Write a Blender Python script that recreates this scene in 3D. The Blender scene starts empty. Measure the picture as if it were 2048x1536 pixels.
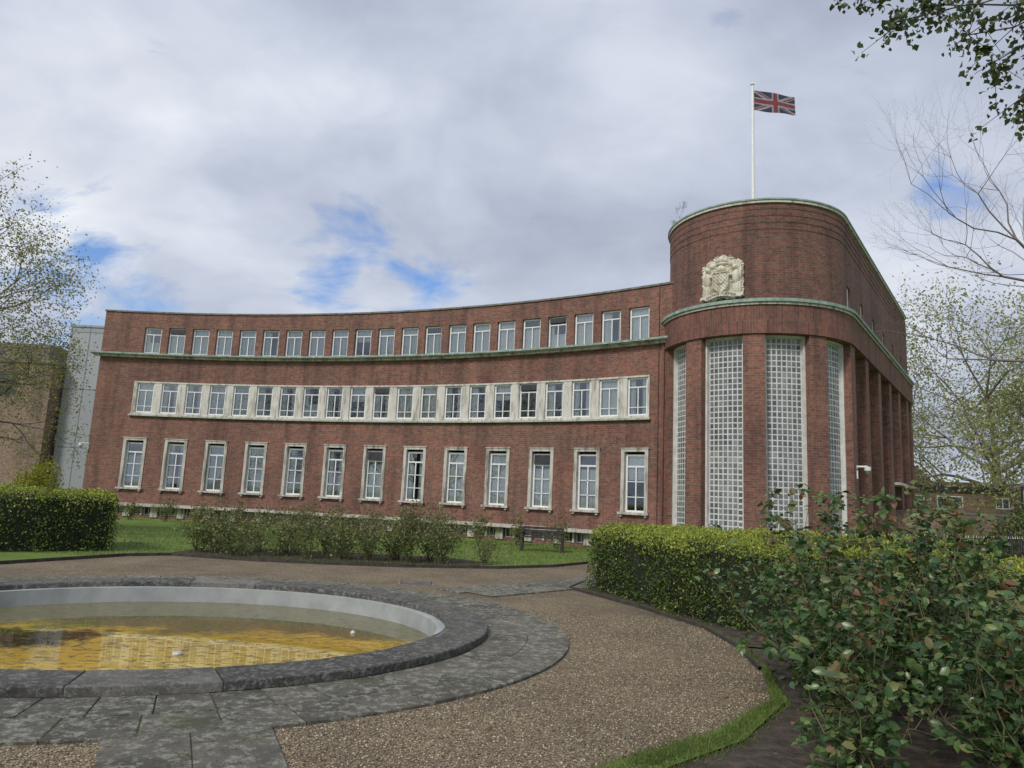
import bpy, math, random
import numpy as np
from mathutils import Matrix, Vector
random.seed(7); rng=np.random.default_rng(7)
S=bpy.context.scene; COL=S.collection
pi=math.pi; rad=math.radians
# ------------------------------------------------------------------ materials
def newmat(name):
    m=bpy.data.materials.new(name); m.use_nodes=True
    nt=m.node_tree; b=nt.nodes['Principled BSDF']; return m,nt,b
def N(nt,t,**k):
    n=nt.nodes.new(t)
    for a,v in k.items():
        if a.startswith('_'): setattr(n,a[1:],v)
        else: n.inputs[a.replace('__',' ')].default_value=v
    return n
def ramp(nt,fac,stops):
    r=nt.nodes.new('ShaderNodeValToRGB'); e=r.color_ramp.elements
    while len(e)<len(stops): e.new(.5)
    for i,(p,c) in enumerate(stops):
        e[i].position=p; e[i].color=(c[0],c[1],c[2],1)
    nt.links.new(fac,r.inputs[0]); return r.outputs[0]
def mixc(nt,fac,a,b,mode='MIX'):
    n=nt.nodes.new('ShaderNodeMix'); n.data_type='RGBA'; n.blend_type=mode
    for i,x in ((0,fac),(6,a),(7,b)):
        if hasattr(x,'is_linked') or hasattr(x,'links'): nt.links.new(x,n.inputs[i])
        elif i==0: n.inputs[0].default_value=x
        else: n.inputs[i].default_value=(x[0],x[1],x[2],1)
    return n.outputs[2]
def noise(nt,scale,detail=4,vec=None,rough=.6):
    n=N(nt,'ShaderNodeTexNoise',Scale=scale,Detail=detail,Roughness=rough)
    if vec is not None: nt.links.new(vec,n.inputs['Vector'])
    return n.outputs['Fac']
def mapping(nt,vec,scale=(1,1,1),loc=(0,0,0)):
    m=nt.nodes.new('ShaderNodeMapping'); m.inputs['Scale'].default_value=scale; m.inputs['Location'].default_value=loc
    nt.links.new(vec,m.inputs['Vector']); return m.outputs[0]
def bump(nt,b,h,dist,strength=1):
    n=N(nt,'ShaderNodeBump',Distance=dist,Strength=strength); nt.links.new(h,n.inputs['Height']); nt.links.new(n.outputs[0],b.inputs['Normal'])
def pos(nt): return nt.nodes.new('ShaderNodeNewGeometry').outputs['Position']
def varmat(name,c1,c2,scale=3,rough=.8,bd=0,bs=40,metal=0,mid=None):
    m,nt,b=newmat(name); P=pos(nt)
    f=noise(nt,scale,6,P)
    st=[(.35,c1),(.65,c2)] if mid is None else [(.3,c1),(.5,mid),(.7,c2)]
    nt.links.new(ramp(nt,f,st),b.inputs['Base Color'])
    b.inputs['Roughness'].default_value=rough; b.inputs['Metallic'].default_value=metal
    if bd: bump(nt,b,noise(nt,bs,5,P),bd)
    return m
def brickmat(name,c1,c2,mort,bw=.225,rh=.075,off=.5,ms=.010,stain=1.0):
    m,nt,b=newmat(name)
    uv=nt.nodes.new('ShaderNodeTexCoord').outputs['UV']
    t=nt.nodes.new('ShaderNodeTexBrick'); t.offset=off
    t.inputs['Scale'].default_value=1; t.inputs['Brick Width'].default_value=bw; t.inputs['Row Height'].default_value=rh
    t.inputs['Mortar Size'].default_value=ms; t.inputs['Mortar Smooth'].default_value=.2; t.inputs['Bias'].default_value=-.1
    t.inputs['Color1'].default_value=(*c1,1); t.inputs['Color2'].default_value=(*c2,1); t.inputs['Mortar'].default_value=(*mort,1)
    nt.links.new(uv,t.inputs['Vector'])
    P=pos(nt)
    f=noise(nt,.55,6,P); f2=noise(nt,9,3,P); f3=noise(nt,1.0,5,mapping(nt,P,(2.2,2.2,.22)))
    c=mixc(nt,1,t.outputs['Color'],ramp(nt,f,[(.3,(.80,.80,.83)),(.7,(1.2,1.15,1.10))]),'MULTIPLY')
    c=mixc(nt,1,c,ramp(nt,f2,[(.3,(.74,.74,.75)),(.7,(1.26,1.26,1.25))]),'MULTIPLY')
    c=mixc(nt,1,c,ramp(nt,f3,[(.33,(.64,.64,.66)),(.5,(1,1,1)),(.75,(1.14,1.12,1.1))]),'MULTIPLY')
    nt.links.new(c,b.inputs['Base Color']); b.inputs['Roughness'].default_value=.85
    iv=nt.nodes.new('ShaderNodeInvert'); nt.links.new(t.outputs['Fac'],iv.inputs['Color'])
    bump(nt,b,iv.outputs[0],.005,.6)
    return m
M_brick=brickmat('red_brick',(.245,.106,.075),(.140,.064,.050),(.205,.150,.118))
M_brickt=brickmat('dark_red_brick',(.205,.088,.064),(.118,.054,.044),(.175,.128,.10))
M_sold=brickmat('soldier_brick',(.225,.094,.068),(.13,.058,.047),(.17,.12,.098),bw=.078,rh=.9,off=0)
M_brickb=brickmat('brown_brick',(.24,.16,.115),(.18,.115,.09),(.27,.23,.19))
def stonemat(name,c1,c2,dark,k=1.0):
    m,nt,b=newmat(name); P=pos(nt)
    c=ramp(nt,noise(nt,2.5,6,P),[(.3,c1),(.7,c2)])
    s=noise(nt,1.3,6,mapping(nt,P,(4,4,.7)),.7)
    c=mixc(nt,1,c,ramp(nt,s,[(.36,dark),(.52,(1,1,1))]),'MULTIPLY')
    nt.links.new(c,b.inputs['Base Color']); b.inputs['Roughness'].default_value=.85
    bump(nt,b,noise(nt,50,4,P),.004); return m
M_stone=stonemat('portland_stone',(.56,.53,.48),(.70,.67,.61),(.52,.50,.46))
M_stonew=stonemat('weathered_stone',(.44,.41,.36),(.62,.59,.53),(.34,.33,.30))
M_crest=stonemat('carved_stone',(.60,.56,.46),(.74,.70,.59),(.6,.57,.5))
M_copper=varmat('verdigris_copper',(.15,.235,.185),(.42,.47,.41),6,.75,mid=(.25,.34,.285))
M_white=varmat('white_painted_metal',(.74,.74,.73),(.86,.86,.85),8,.4)
M_cream=varmat('cream_jamb',(.56,.55,.51),(.74,.73,.69),4,.7)
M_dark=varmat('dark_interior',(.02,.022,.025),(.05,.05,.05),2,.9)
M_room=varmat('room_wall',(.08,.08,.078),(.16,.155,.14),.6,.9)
M_blind=varmat('dark_blind',(.02,.02,.025),(.05,.05,.055),6,.6)
M_roof=varmat('roof_felt',(.06,.06,.06),(.12,.12,.115),3,.9)
M_coping=varmat('grey_coping',(.12,.11,.10),(.25,.235,.21),5,.8)
m,nt,b=newmat('net_curtain'); M_net=m
c=ramp(nt,noise(nt,3,4,mapping(nt,pos(nt),(8,8,.5))),[(.3,(.66,.68,.67)),(.7,(.86,.87,.85))]); nt.links.new(c,b.inputs['Base Color']); b.inputs['Roughness'].default_value=.9
m,nt,b=newmat('window_glass'); M_glass=m
tr=nt.nodes.new('ShaderNodeBsdfTransparent'); tr.inputs[0].default_value=(.90,.94,.94,1)
gl=N(nt,'ShaderNodeBsdfGlossy',Roughness=.02); gl.inputs[0].default_value=(.9,.95,1,1)
fr=N(nt,'ShaderNodeFresnel',IOR=1.55); mr=N(nt,'ShaderNodeMapRange'); mr.inputs[3].default_value=.15; mr.inputs[4].default_value=1.0
nt.links.new(fr.outputs[0],mr.inputs[0]); mx=nt.nodes.new('ShaderNodeMixShader')
nt.links.new(mr.outputs[0],mx.inputs[0]); nt.links.new(tr.outputs[0],mx.inputs[1]); nt.links.new(gl.outputs[0],mx.inputs[2])
nt.links.new(mx.outputs[0],nt.nodes['Material Output'].inputs[0])
m,nt,b=newmat('glass_block'); M_block=m
g=nt.nodes.new('ShaderNodeNewGeometry')
c=ramp(nt,g.outputs['Random Per Island'],[(0,(.10,.11,.115)),(.5,(.165,.175,.178)),(1,(.25,.26,.26))])
c=mixc(nt,1,c,ramp(nt,noise(nt,.8,3,g.outputs['Position']),[(.35,(.7,.72,.74)),(.65,(1.25,1.25,1.24))]),'MULTIPLY')
nt.links.new(c,b.inputs['Base Color']); b.inputs['Roughness'].default_value=.15
M_blockjoint=varmat('glass_block_joint',(.52,.52,.51),(.70,.70,.68),4,.8)
def leafmat(name,c0,c1,c2,tr=.25,rough=.45,ns=1.6):
    m,nt,b=newmat(name); g=nt.nodes.new('ShaderNodeNewGeometry')
    c=ramp(nt,g.outputs['Random Per Island'],[(0,c0),(.55,c1),(1,c2)])
    c=mixc(nt,1,c,ramp(nt,noise(nt,ns,3,g.outputs['Position']),[(.3,(.65,.68,.62)),(.7,(1.3,1.25,1.2))]),'MULTIPLY')
    nt.links.new(c,b.inputs['Base Color']); b.inputs['Roughness'].default_value=rough
    t=nt.nodes.new('ShaderNodeBsdfTranslucent'); nt.links.new(c,t.inputs[0])
    mx=nt.nodes.new('ShaderNodeMixShader'); mx.inputs[0].default_value=tr
    nt.links.new(b.outputs[0],mx.inputs[1]); nt.links.new(t.outputs[0],mx.inputs[2]); nt.links.new(mx.outputs[0],nt.nodes['Material Output'].inputs[0])
    return m
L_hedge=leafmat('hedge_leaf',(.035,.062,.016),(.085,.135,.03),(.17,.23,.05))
L_hedget=leafmat('hedge_top_leaf',(.22,.28,.035),(.33,.39,.055),(.44,.48,.09))  # paler yellow-green leaves, used mostly towards the hedge top
L_rose=leafmat('rose_leaf',(.04,.09,.032),(.085,.16,.05),(.16,.24,.08),rough=.33)
L_rosem=leafmat('rose_leaf_mixed',(.09,.13,.04),(.15,.21,.06),(.26,.28,.10))
L_rosered=leafmat('rose_new_leaf',(.20,.09,.055),(.19,.15,.06),(.18,.22,.07))
L_spring=leafmat('spring_leaf',(.18,.19,.05),(.27,.27,.075),(.36,.34,.12),tr=.4)
L_plane=leafmat('plane_leaf',(.04,.06,.02),(.075,.11,.03),(.14,.17,.055),tr=.35)
L_green=leafmat('fresh_tree_leaf',(.24,.28,.09),(.36,.39,.15),(.50,.50,.24),tr=.45,ns=.5)
L_gold=leafmat('golden_leaf',(.26,.28,.02),(.38,.38,.04),(.46,.44,.06))
M_bark=varmat('grey_bark',(.07,.06,.05),(.15,.13,.11),6,.9)
M_twig=varmat('pale_twig',(.14,.115,.10),(.22,.185,.165),6,.9)
M_stem=varmat('rose_stem',(.13,.09,.055),(.15,.18,.07),9,.8)
M_core=varmat('hedge_shade_core',(.008,.013,.005),(.02,.03,.01),6,1)  # near-black green, stands in for the shade deep inside the hedge
M_iron=varmat('black_iron',(.012,.012,.013),(.03,.03,.03),9,.5)
M_gold=varmat('gold_paint',(.55,.42,.12),(.65,.5,.2),9,.5)
M_wood=varmat('dark_bench_wood',(.025,.021,.018),(.065,.055,.045),7,.8)
M_edge=varmat('timber_edging',(.03,.026,.022),(.07,.06,.05),7,.9)
M_soil=varmat('bed_soil',(.035,.026,.018),(.10,.075,.055),9,.95,.03,25)
# ------------------------------------------------------------------ mesh builder
class MB:
    def __init__(s): s.v=[];s.f=[];s.uv=[];s.mi=[]
    def quad(s,pts,uvs=None,m=0):
        k=len(s.v); s.v+=[tuple(p) for p in pts]; s.f.append(tuple(range(k,k+len(pts)))); s.mi.append(m)
        s.uv+= uvs if uvs else [(p[0],p[1]) for p in pts]
    def box(s,x0,x1,y0,y1,z0,z1,m=0,M=None):
        T=(lambda x,y,z:M@Vector((x,y,z))) if M is not None else (lambda x,y,z:(x,y,z))
        def q(ps,uvf): s.quad([T(*p) for p in ps],[uvf(p) for p in ps],m)
        q([(x0,y0,z0),(x1,y0,z0),(x1,y0,z1),(x0,y0,z1)],lambda p:(p[0],p[2]))
        q([(x1,y1,z0),(x0,y1,z0),(x0,y1,z1),(x1,y1,z1)],lambda p:(p[0],p[2]))
        q([(x0,y1,z0),(x0,y0,z0),(x0,y0,z1),(x0,y1,z1)],lambda p:(p[1],p[2]))
        q([(x1,y0,z0),(x1,y1,z0),(x1,y1,z1),(x1,y0,z1)],lambda p:(p[1],p[2]))
        q([(x0,y0,z1),(x1,y0,z1),(x1,y1,z1),(x0,y1,z1)],lambda p:(p[0],p[1]))
        q([(x0,y1,z0),(x1,y1,z0),(x1,y0,z0),(x0,y0,z0)],lambda p:(p[0],p[1]))
    def path(s,f,us,r0,r1,z0,z1,ul=1.0,m=0,ends=True,flip=False):
        def q(ps,uvs): 
            if flip: ps=ps[::-1];uvs=uvs[::-1]
            s.quad(ps,uvs,m)
        for a,b in zip(us[:-1],us[1:]):
            A0,B0,A1,B1=f(a,r0),f(b,r0),f(a,r1),f(b,r1); ua,ub=a*ul,b*ul
            q([(*A0,z0),(*B0,z0),(*B0,z1),(*A0,z1)],[(ua,z0),(ub,z0),(ub,z1),(ua,z1)])
            q([(*B1,z0),(*A1,z0),(*A1,z1),(*B1,z1)],[(ub,z0),(ua,z0),(ua,z1),(ub,z1)])
            q([(*A0,z1),(*B0,z1),(*B1,z1),(*A1,z1)],[(ua,r0),(ub,r0),(ub,r1),(ua,r1)])
            q([(*A1,z0),(*B1,z0),(*B0,z0),(*A0,z0)],[(ua,r1),(ub,r1),(ub,r0),(ua,r0)])
        if ends:
            a=us[0];A0,A1=f(a,r0),f(a,r1); q([(*A1,z0),(*A0,z0),(*A0,z1),(*A1,z1)],[(r1,z0),(r0,z0),(r0,z1),(r1,z1)])
            a=us[-1];A0,A1=f(a,r0),f(a,r1); q([(*A0,z0),(*A1,z0),(*A1,z1),(*A0,z1)],[(r0,z0),(r1,z0),(r1,z1),(r0,z1)])
    def cyl(s,c,r0,r1,z0,z1,n=16,m=0,M=None):
        P=[]
        for i in range(n):
            t=2*pi*i/n; P.append((math.cos(t),math.sin(t)))
        T=(lambda x,y,z:M@Vector((x,y,z))) if M is not None else (lambda x,y,z:(x,y,z))
        for i in range(n):
            a,b=P[i],P[(i+1)%n]
            s.quad([T(c[0]+a[0]*r0,c[1]+a[1]*r0,z0),T(c[0]+b[0]*r0,c[1]+b[1]*r0,z0),T(c[0]+b[0]*r1,c[1]+b[1]*r1,z1),T(c[0]+a[0]*r1,c[1]+a[1]*r1,z1)],None,m)
        s.quad([T(c[0]+a[0]*r1,c[1]+a[1]*r1,z1) for a in P],None,m)
        s.quad([T(c[0]+a[0]*r0,c[1]+a[1]*r0,z0) for a in P[::-1]],None,m)
    def mesh(s,name,mats):
        me=bpy.data.meshes.new(name); me.from_pydata(s.v,[],s.f)
        for mm in (mats if isinstance(mats,(list,tuple)) else [mats]): me.materials.append(mm)
        l=me.uv_layers.new(name='UVMap'); l.data.foreach_set('uv',np.array(s.uv,dtype=np.float32).ravel())
        me.polygons.foreach_set('material_index',s.mi); me.update(); return me
    def obj(s,name,mats,parent=None,**k): return link(name,s.mesh(name,mats),parent,**k)
def link(name,data,parent=None,label=None,category=None,kind=None,group=None,loc=None,rz=None):
    o=bpy.data.objects.new(name,data); COL.objects.link(o)
    if loc is not None: o.location=loc
    if rz is not None: o.rotation_euler=(0,0,rz)
    if parent: o.parent=parent
    for n,v in (('label',label),('category',category),('kind',kind),('group',group)):
        if v: o[n]=v
    return o
def npmesh(name,V,F,mat,mi=None):
    V=np.asarray(V,dtype=np.float32);F=np.asarray(F,dtype=np.int32);k=F.shape[1]
    me=bpy.data.meshes.new(name); me.vertices.add(len(V)); me.vertices.foreach_set('co',V.ravel())
    me.loops.add(F.size); me.loops.foreach_set('vertex_index',F.ravel())
    me.polygons.add(len(F)); me.polygons.foreach_set('loop_start',np.arange(len(F),dtype=np.int32)*k)
    for mm in (mat if isinstance(mat,(list,tuple)) else [mat]): me.materials.append(mm)
    if mi is not None: me.polygons.foreach_set('material_index',np.asarray(mi,dtype=np.int32))
    me.update(calc_edges=True); return me
def unit(a): return a/np.maximum(np.linalg.norm(a,axis=-1,keepdims=True),1e-9)
def leafgeo(P,size,bias=(0,0,.3),width=.55,fold=.18):
    n=len(P); d=unit(rng.normal(size=(n,3))+np.array(bias)); s=unit(np.cross(d,rng.normal(size=(n,3)))); nn=np.cross(d,s)
    L=(size*(.65+.7*rng.random(n)))[:,None] if np.isscalar(size) else size[:,None]
    b=P; l=P+d*L*.45+s*L*width*.5+nn*L*fold; r=P+d*L*.45-s*L*width*.5+nn*L*fold; t=P+d*L; m=P+d*L*.5
    V=np.stack([b,l,t,m,r],1).reshape(-1,3); k=np.arange(n)[:,None]*5
    F=np.concatenate([k+np.array([[0,1,2,3]]),k+np.array([[0,3,2,4]])],1).reshape(-1,4)
    return V,F
def leafgeo_round(P,size,width=.66):
    n=len(P); d=rng.normal(size=(n,3))*np.array([1,1,.45]); d=unit(d+np.array([0,0,-.1])); up=unit(rng.normal(size=(n,3))*.6+np.array([0,0,1.])); s=unit(np.cross(d,up)); nn=np.cross(s,d)
    L=(size*(.55+.8*rng.random(n)))[:,None]; w=L*width*.5
    b=P; a1=P+d*L*.28+s*w*.85+nn*L*.08; a2=P+d*L*.66+s*w*.85+nn*L*.05; t=P+d*L-nn*L*.14; c2=P+d*L*.66-s*w*.85+nn*L*.05; c1=P+d*L*.28-s*w*.85+nn*L*.08; m1=P+d*L*.28; m2=P+d*L*.66-nn*L*.03
    V=np.stack([b,a1,a2,t,c2,c1,m1,m2],1).reshape(-1,3); k=np.arange(n)[:,None]*8
    F=np.concatenate([k+np.array([[0,1,6,6]]),k+np.array([[1,2,7,6]]),k+np.array([[2,3,7,7]]),k+np.array([[7,3,4,4]]),k+np.array([[6,7,4,5]]),k+np.array([[0,6,5,5]])],1).reshape(-1,4)
    return V,F
def roundleafmesh(name,P,size,mats,split):
    V,F=leafgeo_round(P,size); mi=np.repeat(split,6)
    tri=F[:,2]==F[:,3]
    me=bpy.data.meshes.new(name); cnt=np.where(tri,3,4); loops=np.concatenate([f[:3] if t else f for f,t in zip(F,tri)]).astype(np.int32)
    me.vertices.add(len(V)); me.vertices.foreach_set('co',V.astype(np.float32).ravel()); me.loops.add(len(loops)); me.loops.foreach_set('vertex_index',loops)
    me.polygons.add(len(F)); me.polygons.foreach_set('loop_start',(np.cumsum(cnt)-cnt).astype(np.int32))
    for mm in mats: me.materials.append(mm)
    me.polygons.foreach_set('material_index',mi.astype(np.int32)); me.polygons.foreach_set('use_smooth',np.ones(len(F),dtype=bool)); me.update(calc_edges=True); return me
def leafmesh(name,P,size,mats,split=None,**k):
    V,F=leafgeo(P,size,**k); mi=None
    if split is not None: mi=np.repeat(split,2)
    return npmesh(name,V,F,mats,mi)
def tubemesh(name,segs,mat,sides=5):
    A=np.array([s[0] for s in segs],float);B=np.array([s[1] for s in segs],float);ra=np.array([s[2] for s in segs]);rb=np.array([s[3] for s in segs])
    d=unit(B-A); ref=np.where(np.abs(d[:,2:3])>.9,np.array([[1.,0,0]]),np.array([[0,0,1.]])); x=unit(np.cross(d,ref)); y=np.cross(d,x)
    t=np.arange(sides)*2*pi/sides; c=np.cos(t)[None,:,None]; s=np.sin(t)[None,:,None]
    ring=x[:,None]*c+y[:,None]*s
    V=np.concatenate([A[:,None]+ring*ra[:,None,None],B[:,None]+ring*rb[:,None,None]],1).reshape(-1,3)
    i=np.arange(sides); j=(i+1)%sides; base=np.stack([i,j,j+sides,i+sides],1)
    F=(np.arange(len(segs))[:,None,None]*2*sides+base[None]).reshape(-1,4)
    me=npmesh(name,V,F,mat); me.polygons.foreach_set('use_smooth',np.ones(len(F),dtype=bool)); return me
# ------------------------------------------------------------------ crescent building
CX,CY,R0=-17.499,-4.731,36.611
def arcf(u,r):
    a=rad(u); return (CX+(R0+r)*math.sin(a),CY+(R0+r)*math.cos(a))
UL=rad(1)*R0
def us(a,b,st=1.0):
    n=max(1,int(math.ceil((b-a)/st))); return [a+(b-a)*i/n for i in range(n+1)]
AL,AR=-1.65,38.75
bld=link('civic_building',None,label='curved red brick civic building with rounded glass-block tower',category='building')
bld.location=(*arcf(18,2),0)
def P_(o):
    o.parent=bld; o.matrix_parent_inverse=Matrix.Translation(-Vector(bld.location)); return o
w=MB()
def row(z0,z1,openings,r0=0,r1=.35,a0=AL,a1=AR,mb=None,m=0):
    mb=mb or w; c=a0
    for (x,y) in sorted(openings)+[(a1,None)]:
        mb.path(arcf,us(c,x),r0,r1,z0,z1,UL,m,ends=True)
        if y is None: break
        c=y
hw=.395/UL
tops=[1.856+k*1.741 for k in range(21)]; grs=[1.565+k*2.918 for k in range(13)]
base=[AL+1.6+k*1.9 for k in range(20)]
row(0,.12,[]); row(.12,.50,[(a,a+1.45) for a in base]); row(.50,1.287,[])
gh=.49/UL
row(1.287,3.437,[(a-gh,a+gh) for a in grs]); row(3.437,4.42,[])
bA,bB=tops[0]-.85,tops[-1]+.72
row(4.42,5.98,[(bA,bB)])
row(5.98,7.25,[]); row(7.25,8.46,[(a-hw,a+hw) for a in tops]); row(8.46,9.12,[])
w.path(arcf,[AL,AL+.5],.352,9,0,9.12,UL); w.path(arcf,us(AL,AR),9.002,9.3,0,9.12,UL)
P_(w.obj('wall',M_brick))
w=MB(); w.path(arcf,us(AL-.05,AR),-.05,.40,9.122,9.19,UL); P_(w.obj('parapet_coping',M_coping))
w=MB(); w.path(arcf,us(AL+.5,AR),.353,9,8.75,8.85,UL); P_(w.obj('flat_roof',M_roof))
w=MB()
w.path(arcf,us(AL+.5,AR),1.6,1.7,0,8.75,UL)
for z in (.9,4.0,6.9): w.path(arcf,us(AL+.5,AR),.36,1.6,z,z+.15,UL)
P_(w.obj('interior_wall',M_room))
w=MB(); w.path(arcf,us(AL-.5,AR),-.26,.0,7.12,7.17,UL); w.path(arcf,us(AL-.35,AR),-.16,-.002,7.04,7.118,UL)
P_(w.obj('cornice_soffit',M_stonew))
w=MB(); w.path(arcf,us(AL-.6,AR),-.32,-.003,7.172,7.220,UL); w.path(arcf,us(AL-.6,AR),-.325,-.285,7.150,7.171,UL); P_(w.obj('cornice',M_copper))
w=MB(); hb=.385/UL
row(4.50,4.58,[],-.06,.2,bA,bB,w); row(4.58,5.92,[(a-hb,a+hb) for a in tops],-.04,.2,bA,bB,w); row(5.92,5.98,[],-.055,.2,bA,bB,w)
P_(w.obj('stone_window_band',M_stone))
w=MB(); row(4.43,4.498,[],-.13,.2,bA-.1,bB+.1,w); P_(w.obj('window_band_sill',stonemat('green_stained_stone',(.34,.38,.30),(.55,.55,.46),(.5,.6,.5))))
w=MB(); row(.50,.62,[],-.32,-.003,AL,AR-.5,w)
for a in base:
    w.path(arcf,[a-.5,a-.02],-.06,-.004,.05,.498,UL)
    w.path(arcf,[a+.66,a+.79],-.03,.1,.12,.498,UL)
P_(w.obj('basement_ledge',M_stonew))
# ---- windows
def framemesh(nm,W,H,bars,t=.05):
    b=MB(); d0,d1=.0,.06
    b.box(-W/2,-W/2+t,d0,d1,0,H); b.box(W/2-t,W/2,d0,d1,0,H); b.box(-W/2+t,W/2-t,d0,d1,0,t); b.box(-W/2+t,W/2-t,d0,d1,H-t,H)
    for (x0,x1,z0,z1) in bars: b.box(x0,x1,.008,.052,z0,z1)
    return b.mesh(nm,M_white)
def glassmesh(W,H):
    b=MB()
    b.quad([(-W/2+.02,.035,.02),(W/2-.02,.035,.02),(W/2-.02,.035,H-.02),(-W/2+.02,.035,H-.02)]); return b.mesh('pane',M_glass)
def curtain(kind,W,H):
    b=MB()
    def strip(x0,x1,z0,z1,amp=.025,wl=.09):
        n=max(4,int((x1-x0)/.02)); xs=[x0+(x1-x0)*i/n for i in range(n+1)]
        for a,c in zip(xs[:-1],xs[1:]):
            ya=.10+amp*math.sin(a/wl*6.28); yc=.10+amp*math.sin(c/wl*6.28)
            b.quad([(a,ya,z0),(c,yc,z0),(c,yc,z1),(a,ya,z1)])
    h=W/2-.02
    if kind==0: strip(-h,h,.02,H-.03,.015)
    elif kind==1: strip(-h,-h*.35,.02,H-.03); strip(h*.35,h,.02,H-.03)
    elif kind==2: strip(-h,h,H*.55,H-.03,.002)
    elif kind==3: strip(-h,-h*.5,.02,H-.03); strip(-h*.5,h,.02,H*.45,.01)
    elif kind==4: strip(-h,h,.02,H*.72,.012)
    elif kind==5: strip(-h,-h*.1,.02,H-.03); strip(h*.6,h,.02,H-.03)
    return b.mesh('curtain',M_net)
def blindmesh(W,H,f=.25):
    b=MB(); b.box(-W/2+.05,W/2-.05,-.05,-.02,H*(1-f),H-.05); return b.mesh('vent',M_blind)
def kinds(W,H,frame,extra=None):
    return dict(frame=frame,glass=glassmesh(W,H),cur=[curtain(k,W,H) for k in range(6)],blind=blindmesh(W,H,.2),W=W,H=H)
K_top=kinds(.77,1.19,framemesh('window',.77,1.19,[(-.018,.018,.06,.86),(-.33,.33,.86,.90)],.06))
K_mid=kinds(.755,1.33,framemesh('window',.755,1.33,[(-.018,.018,.06,.98),(-.32,.32,.98,1.02),(-.32,.32,.28,.305)],.058))
K_gr=kinds(.76,1.97,framemesh('window',.76,1.97,[(-.022,.022,.06,1.52),(-.32,.32,1.52,1.58),(-.32,.32,1.02,1.048),(-.32,.32,.5,.528)],.066))
b=MB(); 
for sx in (-1,1): b.box(*sorted((sx*.385,sx*.51)),-.04,.2,0,2.05)
b.box(-.51,.51,-.04,.2,2.051,2.15); b.box(-.54,.54,-.065,.0,2.151,2.185)
sur=b.mesh('surround',M_stonew)
b=MB(); b.box(-.57,.57,-.14,.2,-.08,-.002); b.box(-.50,-.42,-.10,-.003,-.16,-.082); b.box(.42,.50,-.10,-.003,-.16,-.082)
sill=b.mesh('sill',M_stonew)
def placewin(K,a,z,r,ck,vent=False,name='window',gr=False):
    x,y=arcf(a,r); o=link(name,K['frame']); o.location=(x,y,z); o.rotation_euler=(0,0,-rad(a)); P_(o)
    link('pane',K['glass'],o)
    if ck is not None: link('curtain',K['cur'][ck],o)
    if vent: link('vent',K['blind'],o)
    if gr:
        s=link('surround',sur,o); s.location=(0,-r,0); s=link('sill',sill,o); s.location=(0,-r,0)
tc=[3,0,0,0,0,5,0,0,0,2,0,0,4,0,0,0,4,3,0,5,0]
for k,a in enumerate(tops): placewin(K_top,a,7.26,.09,tc[k],vent=k in(1,17))
mc=[0,1,1,0,0,5,1,3,1,2,1,0,0,1,5,2,None,5,1,0,1]
for k,a in enumerate(tops): placewin(K_mid,a,4.585,.02,mc[k],vent=k in(10,16))
gc=[4,1,0,0,5,1,4,1,0,0,4,4,2]
for k,a in enumerate(grs): placewin(K_gr,a,1.29,.10,gc[k],vent=k in(6,10),gr=True)
K_b=dict(frame=framemesh('basement_window',.42,.36,[(-.01,.01,.04,.32)],.035),glass=glassmesh(.42,.36))
for a in base:
    for q in (.33,1.12):
        x,y=arcf(a+q,.12); o=link('basement_window',K_b['frame']); o.location=(x,y,.13); o.rotation_euler=(0,0,-rad(a+q)); P_(o); link('pane',K_b['glass'],o)
def pipe_c(name,a,z0,z1,rr,mat,off=-.04):
    x,y=arcf(a,off); b=MB(); b.cyl((x,y),rr,rr,z0,z1,10); return P_(b.obj(name,mat))
M_grey=varmat('grey_paint',(.25,.25,.25),(.36,.36,.35),5,.6)
M_joint=varmat('mastic_joint',(.24,.17,.15),(.32,.25,.22),5,.8)
pipe_c('expansion_joint',23.25,.63,7.0,.012,M_joint,-.006); pipe_c('expansion_joint',23.25,7.25,9.1,.012,M_joint,-.006)
pipe_c('downpipe',38.2,.62,7.0,.045,M_brickt); pipe_c('cable_conduit',37.9,.62,9.1,.016,M_brickt)
for z in (3.05,5.85):
    b=MB(); x,y=arcf(37.75,-.012); M=Matrix.Translation((x,y,z))@Matrix.Rotation(-rad(37.75),4,'Z')
    b.box(-.1,.1,-.01,.01,-.1,-.08,0,M);b.box(-.1,.1,-.01,.01,.08,.1,0,M);b.box(-.1,-.08,-.01,.01,-.08,.08,0,M);b.box(.08,.1,-.01,.01,-.08,.08,0,M);b.box(-.08,.08,0,.01,-.08,.08,1,M)
    P_(b.obj('air_vent',[M_joint,M_brickt]))
# ------------------------------------------------------------------ tower
TC=Vector((8.243,23.936)); psi=rad(35.589); ta=Vector((math.sin(psi),math.cos(psi))); tn=Vector((ta.y,-ta.x)); TL=14.36; H9=pi/2*3
def tf(u,r):
    if abs(u)<=H9:
        th=u/3; d=-ta*math.cos(th)+tn*math.sin(th); p=TC+d*r
    else:
        s=1 if u>0 else -1; p=TC+tn*s*r+ta*(abs(u)-H9)
    return (p.x,p.y)
def tus(a,b,st=.13):
    pts=[a]
    for brk in (-H9,H9):
        if a<brk<b: pts.append(brk)
    pts.append(b); out=[]
    for p,q in zip(pts[:-1],pts[1:]):
        inside=abs((p+q)/2)<H9; n=max(1,int(math.ceil((q-p)/(st if inside else 1.5)))); out+=[p+(q-p)*i/n for i in range(n)]
    return out+[b]
UE=H9+TL
dg=lambda t: rad(t)*3
wins=[(dg(t-12.5),dg(t+12.5)) for t in (-77,-40,-3,34,71)]
fl=[(.25,2.1),(2.7,4.7),(5.3,7.3),(7.9,9.9),(10.5,12.5),(13.0,13.9)]
wins+= [(H9+a,H9+b) for a,b in fl]
w=MB(); ZL=6.8
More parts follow.
